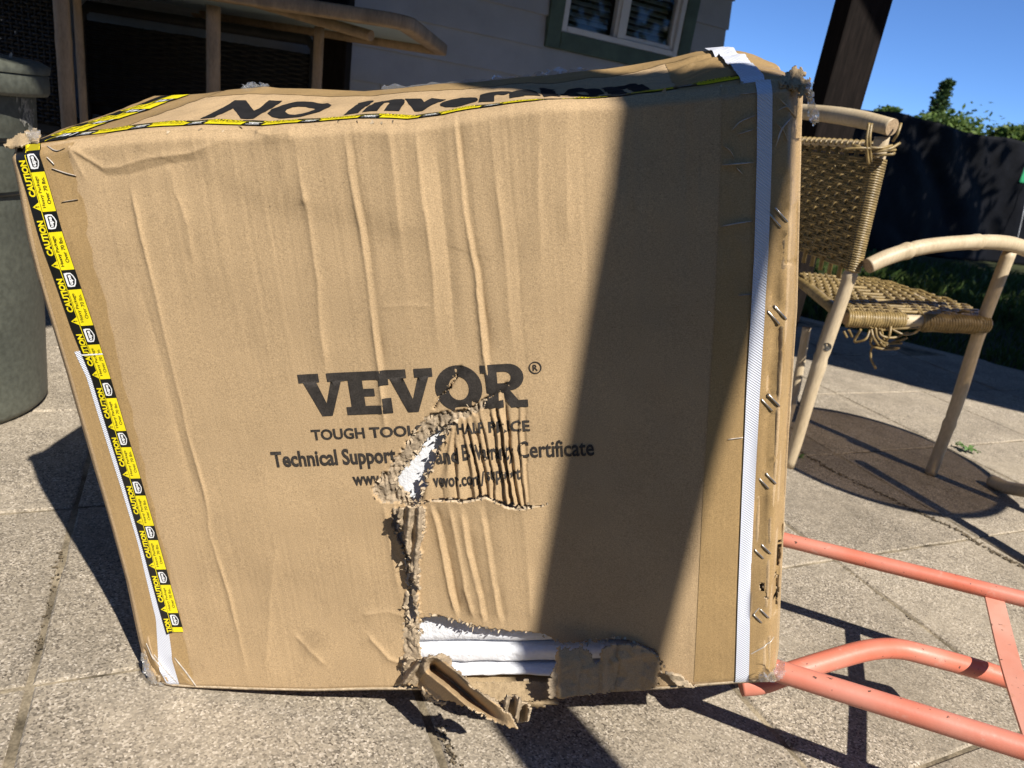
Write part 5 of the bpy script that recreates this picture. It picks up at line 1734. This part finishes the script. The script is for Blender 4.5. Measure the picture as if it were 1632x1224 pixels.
# ---- the other sides (hidden from here, seen from the side) and the bottom
def sides():
    def grid(P, Q, n, m, name, mat):
        """between polyline P (front) and polyline Q (back), both n points"""
        V = []
        for i in range(n):
            for j in range(m):
                t = j / (m - 1); p = P[i] * (1 - t) + Q[i] * t
                V.append(p)
        V = np.array(V); F = []
        for i in range(n - 1):
            for j in range(m - 1): F.append([i * m + j, i * m + j + 1, (i + 1) * m + j + 1, (i + 1) * m + j])
        o = link(name, np_mesh(name, V, F, True), [mat, M_PAPER_EDGE], BOX)
        s = o.modifiers.new('board', 'SOLIDIFY'); s.thickness = .004; s.offset = 0; s.material_offset_rim = 1
        return o
    n = 40
    zq = np.linspace(.004, 1, n)
    def edge_front(outl, top):
        z = zq * top; x = np.interp(z, outl[::-1, 1], outl[::-1, 0])
        return np.c_[x, -front(x, z) + .003, z]
    lf = edge_front(left_o, left_o[0, 1] - .004); rf = edge_front(right_o, right_o[0, 1] - .004)
    lf[:, 0] += .003; rf[:, 0] -= .003
    zl = bk[0, 2] - .004; zr = bk[-1, 2] - .004
    lb = np.c_[np.interp(zq, [0, 1], [.012, bk[0, 0] + .003]), np.full(n, BD - .003), zq * zl]
    rb = np.c_[np.interp(zq, [0, 1], [BW - .012, bk[-1, 0] - .003]), np.full(n, BD - .003), zq * zr]
    r = np.random.default_rng(12)
    grid(lf, lb, n, 14, 'side_panel', M_KRAFT); grid(rf, rb, n, 14, 'side_panel', M_KRAFT)
    m = 50; xs = np.linspace(0, 1, m)
    bt = np.array([[bk[0, 0] + (bk[-1, 0] - bk[0, 0]) * q, BD, 0] for q in xs]); bt[:, 2] = np.interp(bt[:, 0], bk[:, 0], bk[:, 2]) - .004
    bb = np.array([[.012 + (BW - .024) * q, BD, .004] for q in xs])
    grid(bt, bb, m, 10, 'back_panel', M_KRAFT)
    fb = np.c_[.004 + (BW - .012) * xs, np.full(m, -.001), np.full(m, .0)]
    fb[:, 2] = np.interp(fb[:, 0], bot_o[:, 0], bot_o[:, 1]) + .003
    tear = inpoly(fb[:, 0], fb[:, 0] * 0 + .01, [(.40, 0), (.72, 0), (.72, 1), (.40, 1)])
    grid(fb, bb[:, :] + [0, -.004, 0], m, 10, 'bottom_panel', M_KRAFT_IN)
sides()

# ---- torn pieces hanging off the front
def patch(name, poly, out, mat, lab=None, step=1.6, thick=.0035, rough=.0, seed=0, parent=BOX, jag=3.0, mats2=None, region=None):
    """a piece of board whose outline was read from the picture and whose depth is given by out(px, py)"""
    poly = np.array(poly, float)
    x0, y0 = poly.min(0) - 2; x1, y1 = poly.max(0) + 2
    X, Y = np.meshgrid(np.arange(x0, x1, step), np.arange(y0, y1, step), indexing='ij')
    nx, ny = X.shape
    O = out(X, Y) + rough * fbm(X / 22, Y / 22, 700 + seed, 4)
    q = np.stack([X - IW / 2, Y - IH / 2, np.full_like(X, FPX)], -1) @ R.T
    den = q @ BN
    t = (((BO - CAM) @ BN) - O) / den
    P = CAM + q * t[..., None] - BO
    V = np.stack([P @ BR, P @ BN, P @ BU], -1).reshape(-1, 3)
    idx = np.arange(nx * ny).reshape(nx, ny)
    F = np.stack([idx[:-1, :-1], idx[:-1, 1:], idx[1:, 1:], idx[1:, :-1]], -1).reshape(-1, 4)
    xc = X.ravel()[F].mean(1); yc = Y.ravel()[F].mean(1)
    k = inpoly(xc + jag * vnoise(xc / 4, yc / 4, 710 + seed), yc + jag * vnoise(xc / 4 + 9, yc / 4, 711 + seed), poly)
    F = F[k]; xc, yc = xc[k], yc[k]
    mi = np.zeros(len(F), np.int32)
    if region is not None:
        mi[region(xc, yc)] = 2
    used = np.unique(F); rm = -np.ones(len(V), int); rm[used] = np.arange(len(used))
    o = link(name, np_mesh(name, V[used], rm[F], True, mi), [mat, M_PAPER_EDGE, mats2 or M_TEAR], parent)
    s = o.modifiers.new('board', 'SOLIDIFY'); s.thickness = thick; s.offset = -1; s.material_offset_rim = 1
    if lab: o['label'] = lab
    return o
def torn():
    flap = c8([(715, 856), (740, 862), (765, 864), (800, 862), (830, 869), (838, 900), (850, 918), (864, 905), (868, 872), (892, 852), (950, 848), (1000, 850), (1040, 866), (1070, 903), (1080, 930),
               (1066, 985), (1052, 999), (960, 1006), (860, 1016), (760, 1029), (697, 1034), (690, 1015), (690, 985), (702, 950), (712, 900)])
    def of(X, Y):
        fx = np.clip((1052 - X) / 170, 0, 1); fy = np.clip((Y - 1028) / 82, 0, 1)
        o = .004 + .026 * fx ** 1.2 + .020 * fy * fx + .0015 * np.exp(-((Y - 1060 + .25 * (X - 960)) / 8) ** 2)
        for (xc, wd_, am) in ((925, 2.5, -.0016), (962, 3.5, .0014), (984, 2.2, -.0024), (1024, 3, -.0012)):
            o = o + am * np.exp(-np.abs(X + .12 * (Y - 1050) + 4 * vnoise(Y / 12, Y * 0, 733) - xc) / wd_)
        return o - .008 * np.exp(-((X - 882) / 8) ** 2) + .003 * np.exp(-((X - 962) / 5) ** 2)
    patch('torn_flap', flap, of, M_KRAFT, 'brown flap torn out of the lower front and bent outwards', rough=.0038, seed=1, thick=.0024,
          region=lambda x, y: (x < 887 + 3 * vnoise(y / 5, y * 0, 720)))
    tong = c8([(196, 985), (238, 906), (262, 888), (300, 878), (330, 876), (348, 892), (352, 922), (376, 938), (402, 962), (412, 990), (440, 1006), (470, 1024), (512, 1044), (520, 1075), (545, 1085), (562, 1108), (580, 1146),
               (562, 1142), (535, 1130), (500, 1112), (450, 1086), (400, 1062), (345, 1046), (300, 1044), (262, 1018), (236, 1000)])
    axis = np.array(c8([(285, 925), (310, 945), (350, 975), (392, 1012), (440, 1052), (490, 1090), (545, 1128)]))
    def ot(X, Y):
        d, s, t = polydist(X, Y, axis)
        o = .012 + .085 * t ** 1.1
        ridge = .022 * np.clip(1 - np.abs(s * d + 16) / 16, 0, 1) + .018 * np.clip(1 - np.abs(s * d - 14) / 16, 0, 1)
        return o + ridge * sstep(1.05, .6, t) - .014 * np.exp(-(d / 7) ** 2) * sstep(1.0, .7, t)
    patch('torn_tongue', tong, ot, M_KRAFT, 'tongue of torn board curling out of the bottom edge', rough=.003, seed=2, thick=.0022, step=1.3,
          region=lambda x, y: inpoly(x, y, c8([(200, 980), (240, 900), (300, 872), (350, 885), (356, 925), (410, 970), (440, 1000), (515, 1040), (520, 1060), (430, 1012), (380, 965), (330, 905), (290, 908), (250, 950), (225, 990)])))
    tip = c8([(520, 1040), (545, 1028), (575, 1030), (590, 1045), (605, 1055), (617, 1070), (614, 1118), (600, 1112), (585, 1120), (566, 1100), (545, 1086), (530, 1078), (540, 1060)])
    patch('torn_shred', tip, lambda X, Y: .085 + .010 * np.sin(X / 3.2 + Y / 16) + (Y - 1115) * -.0002, M_TEAR, 'grey shred of torn fluting at the tip of the tongue', rough=.006, seed=3, step=1.2, jag=3)
    lip = c8([(405, 978), (450, 980), (520, 979), (600, 973), (640, 976), (694, 984), (694, 1030), (716, 1040), (716, 1052), (660, 1058), (604, 1060), (540, 1050), (470, 1030), (425, 1000)])
    patch('torn_lip', lip, lambda X, Y: .009 + .022 * np.clip((Y - 1086) / 36, 0, 1), M_KRAFT_IN, 'lower lip of the carton sagging under the foam', rough=.003, seed=12, step=1.4, jag=1.5)
    roll = c8([(600, 1045), (640, 1042), (690, 1036), (712, 1032), (722, 1040), (716, 1054), (680, 1062), (640, 1064), (604, 1066)])
    patch('torn_edge', roll, lambda X, Y: .030 + .010 * np.cos((Y - 1122) / 6), M_KRAFT_IN, None, rough=.004, seed=4, step=1.2)
    chunk = c8([(192, 900), (214, 895), (238, 905), (236, 930), (222, 960), (206, 985), (184, 992), (172, 984), (182, 955), (186, 925)])
    patch('torn_chunk', chunk, lambda X, Y: .012 + .008 * np.sin(X / 4 + Y / 5), M_TEAR, None, rough=.012, seed=5, step=1.2)
    under = c8([(236, 1000), (262, 1018), (300, 1042), (330, 1050), (322, 1058), (290, 1052), (262, 1040)])
    patch('torn_shred', under, lambda X, Y: .020 + 0 * X, M_PAPER_EDGE, None, rough=.010, seed=6, step=1.2)
    # raised crumple beside the upright tear; it throws the dark shadow on its left
    vb = c8([(162, 374), (200, 368), (252, 366), (254, 420), (244, 480), (240, 520), (234, 590), (231, 660), (222, 640), (214, 560), (200, 520), (186, 470), (170, 430)])
    patch('torn_lip', vb, lambda X, Y: .012 + .014 * sstep(1000, 820, Y) + .004 * np.sin(X / 2.6 + Y / 30), M_TEAR, 'grey brown crumpled lip of the upright tear', rough=.007, seed=7, step=1.2)
    # small lifted piece by the lower right, and the ragged top right corner
    bit = [(1060, 1073), (1084, 1077), (1100, 1090), (1112, 1096), (1098, 1096), (1080, 1092), (1068, 1082)]
    patch('torn_edge', bit, lambda X, Y: .006 + .006 * np.clip((1085 - Y) / 12, 0, 1), M_PAPER_EDGE, None, rough=.003, seed=8, step=1.2, jag=1.5)
    cor = [(1240, 124), (1252, 119), (1262, 110), (1268, 104), (1273, 107), (1276, 116), (1280, 112), (1284, 128), (1289, 124), (1292, 132), (1290, 150), (1280, 152), (1264, 142), (1250, 134)]
    patch('torn_corner', cor, lambda X, Y: -.006 + .005 * np.abs(np.sin(X / 7 + Y / 11)) + .0015 * vnoise(X / 3, Y / 4, 731) - .03 * np.clip((135 - Y) / 30, 0, 1), M_KRAFT_IN, 'ragged brown top corner of the carton', rough=.002, seed=9, step=1.1, jag=6)
    corl = [(3, 232), (16, 222), (34, 212), (52, 206), (64, 208), (62, 224), (40, 228), (18, 236)]
    patch('torn_corner', corl, lambda X, Y: -.004 - .030 * np.clip((232 - Y) / 26, 0, 1) + .002 * np.sin(X / 4), M_KRAFT_IN, None, rough=.0015, seed=10, step=1.4, jag=2.5)
    bl = [(227, 1046), (232, 1046), (240, 1062), (252, 1080), (250, 1090), (240, 1084), (231, 1066)]
    patch('torn_corner', bl, lambda X, Y: .002 + .004 * np.sin(X / 4), M_KRAFT_IN, None, rough=.003, seed=11, step=1.2, jag=1.5)
torn()
def shreds():
    r = np.random.default_rng(61); V = []; F = []
    def along(pl, n, out0, spread, lmin, lmax, updir=None):
        d = np.linalg.norm(np.diff(pl, axis=0), axis=1); cum = np.concatenate([[0], np.cumsum(d)])
        for _ in range(n):
            t = r.uniform(0, cum[-1]); p = np.array([np.interp(t, cum, pl[:, 0]), np.interp(t, cum, pl[:, 1])]) + r.normal(0, spread, 2)
            a = r.uniform(0, 2 * math.pi) if updir is None else updir + r.normal(0, .6)
            L_ = r.uniform(lmin, lmax); w = r.uniform(.0008, .0028)
            dv = np.array([math.cos(a), 0, math.sin(a)]); sv = np.array([-dv[2], r.normal(0, .5), dv[0]]); b = len(V)
            base = np.array([p[0], -(float(front(p[0], p[1])) + out0), p[1]]); curl = r.uniform(.1, .9)
            for k in range(4):
                q = k / 3; c = base + dv * L_ * q + np.array([0, -1, 0]) * curl * L_ * q * q
                V.append(c - sv * w * (1 - .75 * q)); V.append(c + sv * w * (1 - .75 * q))
            for k in range(3): F.append([b + 2 * k, b + 2 * k + 1, b + 2 * k + 3, b + 2 * k + 2])
    along(HOLE1, 60, .0002, .0012, .002, .006)
    along(BAND, 45, .0005, .0012, .002, .006)
    along(HOLE3[1:24], 60, .0003, .0012, .002, .006)
    along(HOLE2, 16, .004, .002, .003, .010)
    along(VBAND2, 40, .001, .002, .003, .008)
    along(CUT, 50, .0005, .001, .0015, .005, math.pi / 2)
    along(top_o[2:], 14, .0003, .0006, .002, .005)
    link('paper_shreds', np_mesh('paper_shreds', np.array(V), F), M_PAPER_EDGE, BOX, 'stuff')
shreds()

# ---- crumpled clear film at the corners
def film():
    r = np.random.default_rng(40)
    def crumple(name, poly, out, amp, seed):
        o = patch(name, poly, lambda X, Y: out + amp * np.round(3 * vnoise(X / 10, Y / 10, 800 + seed)) / 3 * .6 + amp * .6 * np.abs(vnoise(X / 18 + Y / 30, Y / 14, 820 + seed)), M_FILM, None, step=2.6, thick=.0004, seed=20 + seed, jag=2, mats2=M_FILM)
        for s in o.material_slots: s.material = M_FILM
        o.data.polygons.foreach_set('use_smooth', np.zeros(len(o.data.polygons), bool))
    crumple('clear_film', [(1284, 132), (1296, 130), (1297, 160), (1304, 176), (1306, 190), (1297, 200), (1289, 190), (1286, 160)], -.004, .016, 1)
    crumple('clear_film', [(40, 212), (58, 204), (64, 209), (60, 222), (46, 224)], .002, .008, 2)
    crumple('clear_film', [(1238, 1060), (1248, 1050), (1252, 1066), (1246, 1084), (1232, 1088), (1206, 1084), (1210, 1070), (1226, 1076)], .010, .014, 4)
    crumple('clear_film', [(224, 1042), (232, 1040), (238, 1064), (252, 1086), (268, 1092), (240, 1088), (228, 1070)], .010, .012, 5)
    # film standing up along the back edge of the top
    for (a0, a1, h, sd) in ((.16, .205, .010, 1), (.40, .62, .008, 2), (.62, .74, .010, 3)):
        n, m = 60, 6; A_ = np.linspace(a0, a1, n); V = []
        e = top_pt(A_, np.full(n, .985))
        for i in range(n):
            for j in range(m):
                t = j / (m - 1)
                V.append(e[i] + [.004 * vnoise(np.array([i * .6]), np.array([j * .8]), 840 + sd)[0], .006 * t, h * t * (.5 + .5 * vnoise(np.array([i * .35]), np.array([j * .2]), 850 + sd)[0]) + .001])
        F = [[i * m + j, (i + 1) * m + j, (i + 1) * m + j + 1, i * m + j + 1] for i in range(n - 1) for j in range(m - 1)]
        link('clear_film', np_mesh('clear_film', np.array(V), F), M_FILM, BOX)
film()
def wrinkles():
    V = []; F = []
    for pl, w in (([(1150, 263), (1176, 261), (1201, 259)], 2.6), ([(1166, 208), (1180, 194), (1204, 184)], 2.2), ([(1236, 234), (1246, 206), (1263, 186)], 3.0), ([(1244, 157), (1258, 172), (1274, 188)], 3.4),
                  ([(1148, 361), (1172, 356), (1198, 352)], 2.4), ([(1172, 266), (1184, 278)], 1.6), ([(1240, 176), (1254, 170), (1266, 176)], 2.4), ([(1176, 214), (1202, 206)], 1.6), ([(1180, 150), (1206, 147)], 2.0),
                  ([(1238, 196), (1250, 210), (1256, 226)], 1.8), ([(64, 232), (84, 240), (98, 236)], 1.8), ([(78, 268), (100, 276), (118, 280)], 2.0), ([(96, 322), (122, 318)], 1.4), ([(70, 250), (82, 262)], 1.4),
                  ([(1152, 232), (1164, 240), (1170, 252)], 1.5), ([(248, 1040), (262, 1062), (284, 1086)], 2.2), ([(280, 1046), (300, 1072), (314, 1090)], 2.0), ([(236, 1022), (246, 1042), (258, 1060)], 1.8),
                  ([(1196, 1040), (1216, 1030), (1236, 1020)], 1.6), ([(1200, 980), (1210, 968)], 1.4), ([(1176, 470), (1198, 468)], 1.2), ([(1160, 700), (1184, 697)], 1.2)):
        q = spline([(p[0], p[1], 0) for p in pl], 8)[:, :2]; n = len(q)
        t = np.gradient(q, axis=0); t /= np.linalg.norm(t, axis=1)[:, None]; nn = np.c_[-t[:, 1], t[:, 0]]
        wd = w * .5 * np.sin(np.linspace(.15, math.pi - .15, n))[:, None]
        b = len(V)
        for k in range(n):
            for sg, up in ((-1, .0008), (0, .0022), (1, .0008)):
                p = q[k] + nn[k] * wd[k] * sg; c = bx(p[0], p[1]); V.append((c[0], -(float(front(c[0], c[2])) + up), c[2]))
        for k in range(n - 1):
            for j in (0, 1): F.append([b + 3 * k + j, b + 3 * k + j + 1, b + 3 * k + 4 + j, b + 3 * k + 3 + j])
    link('tape_wrinkles', np_mesh('tape_wrinkles', np.array(V), F, True), M_FILMW, BOX, 'stuff')
M_FILMW = pm('tape_crease_glint', (.50, .44, .37), rough=.22, var=.2, scale=150, spec=.8)  # pale colour stands in for the shine along the raised tape creases
wrinkles()

# ---- staples down the right hand edge
def staples():
    for (px, py, kk) in ((1240, 347, 1.15), (1238, 502, 1.15), (1228, 642, 1.1), (1224, 768, 1.0), (1216, 880, .95), (1213, 982, .95)):
        for sgn in (-1, 1):
            c = bx(px + 5.5 * sgn, py - 4 * sgn)
            d = np.array([.64, 0, -.77]) * (.0085 * kk)
            ofs = front(c[0], c[2])
            e = np.array([0, -1, 0])
            pts = []
            hi = max(float(front(c[0] + d[0] * q, c[2] + d[2] * q)) for q in (-.8, -.3, 0, .3, .8))
            for t, h in ((-1.04, -.006), (-1.0, .0002), (-.85, .0008), (0, .0010), (.85, .0008), (1.0, .0002), (1.04, -.006)):
                p = c + d * t; pts.append([p[0], -(hi + h), p[2]])
            m = MB(); m.tube(pts, .0011, 7); m.build('staple', M_STAPLE, BOX)
staples()

# ---- white foam packed inside
def foam():
    root = empty('foam_packing', BO, np.stack([BR, BN, BU], 1))
    tag(root, 'white foam packing showing through the torn front of the carton', 'foam packing')
    def slab(x0, x1, y0, y1, z0, z1, name, seed, tilt=0.0, lab=None):
        n, m = 90, max(8, int((z1 - z0) / .006))
        X, Z = np.meshgrid(np.linspace(x0, x1, n), np.linspace(z0, z1, m), indexing='ij')
        Y = y0 + tilt * (z1 - Z) + .0022 * fbm(X * 60, Z * 60, 900 + seed) + .004 * fbm(X * 9, Z * 9, 910 + seed)
        edge = np.minimum(np.minimum(Z - z0, z1 - Z), .008)
        Y = Y + .006 * (1 - edge / .008) ** 2
        Zw = Z + .003 * fbm(X * 14, X * 0, 920 + seed)
        Vf = np.stack([X, Y, Zw], -1).reshape(-1, 3); idx = np.arange(n * m).reshape(n, m)
        F = np.stack([idx[:-1, :-1], idx[1:, :-1], idx[1:, 1:], idx[:-1, 1:]], -1).reshape(-1, 4).tolist()
        b = len(Vf); V = np.vstack([Vf, [(x0, y1, z0), (x1, y1, z0), (x1, y1, z1), (x0, y1, z1)]])
        bot = [int(i) for i in idx[:, 0]]; top = [int(i) for i in idx[:, -1]]; le = [int(i) for i in idx[0, :]]; ri = [int(i) for i in idx[-1, :]]
        F += [[b, b + 3, b + 2, b + 1], bot[::-1] + [b, b + 1], top + [b + 2, b + 3], le + [b + 3, b], ri[::-1] + [b + 1, b + 2]]
        o = link(name, np_mesh(name, V, F, False), M_FOAM, root)
        o.data.polygons.foreach_set('use_smooth', [i < (n - 1) * (m - 1) for i in range(len(F))])
    zA = bx(760, 1020, -.03)[2]; zB = bx(780, 1056, -.02)[2]; zC = bx(800, 1088, -.03)[2]
    slab(.04, BW - .06, .020, BD - .02, zA + .003, BH - .06, 'upper_slab', 1)
    slab(.04, BW - .06, .014, BD - .02, zB + .003, zA - .001, 'ledge', 2, .10)
    slab(.05, BW - .07, .006, BD - .02, .0045, zB - .002, 'lower_slab', 3)
foam()
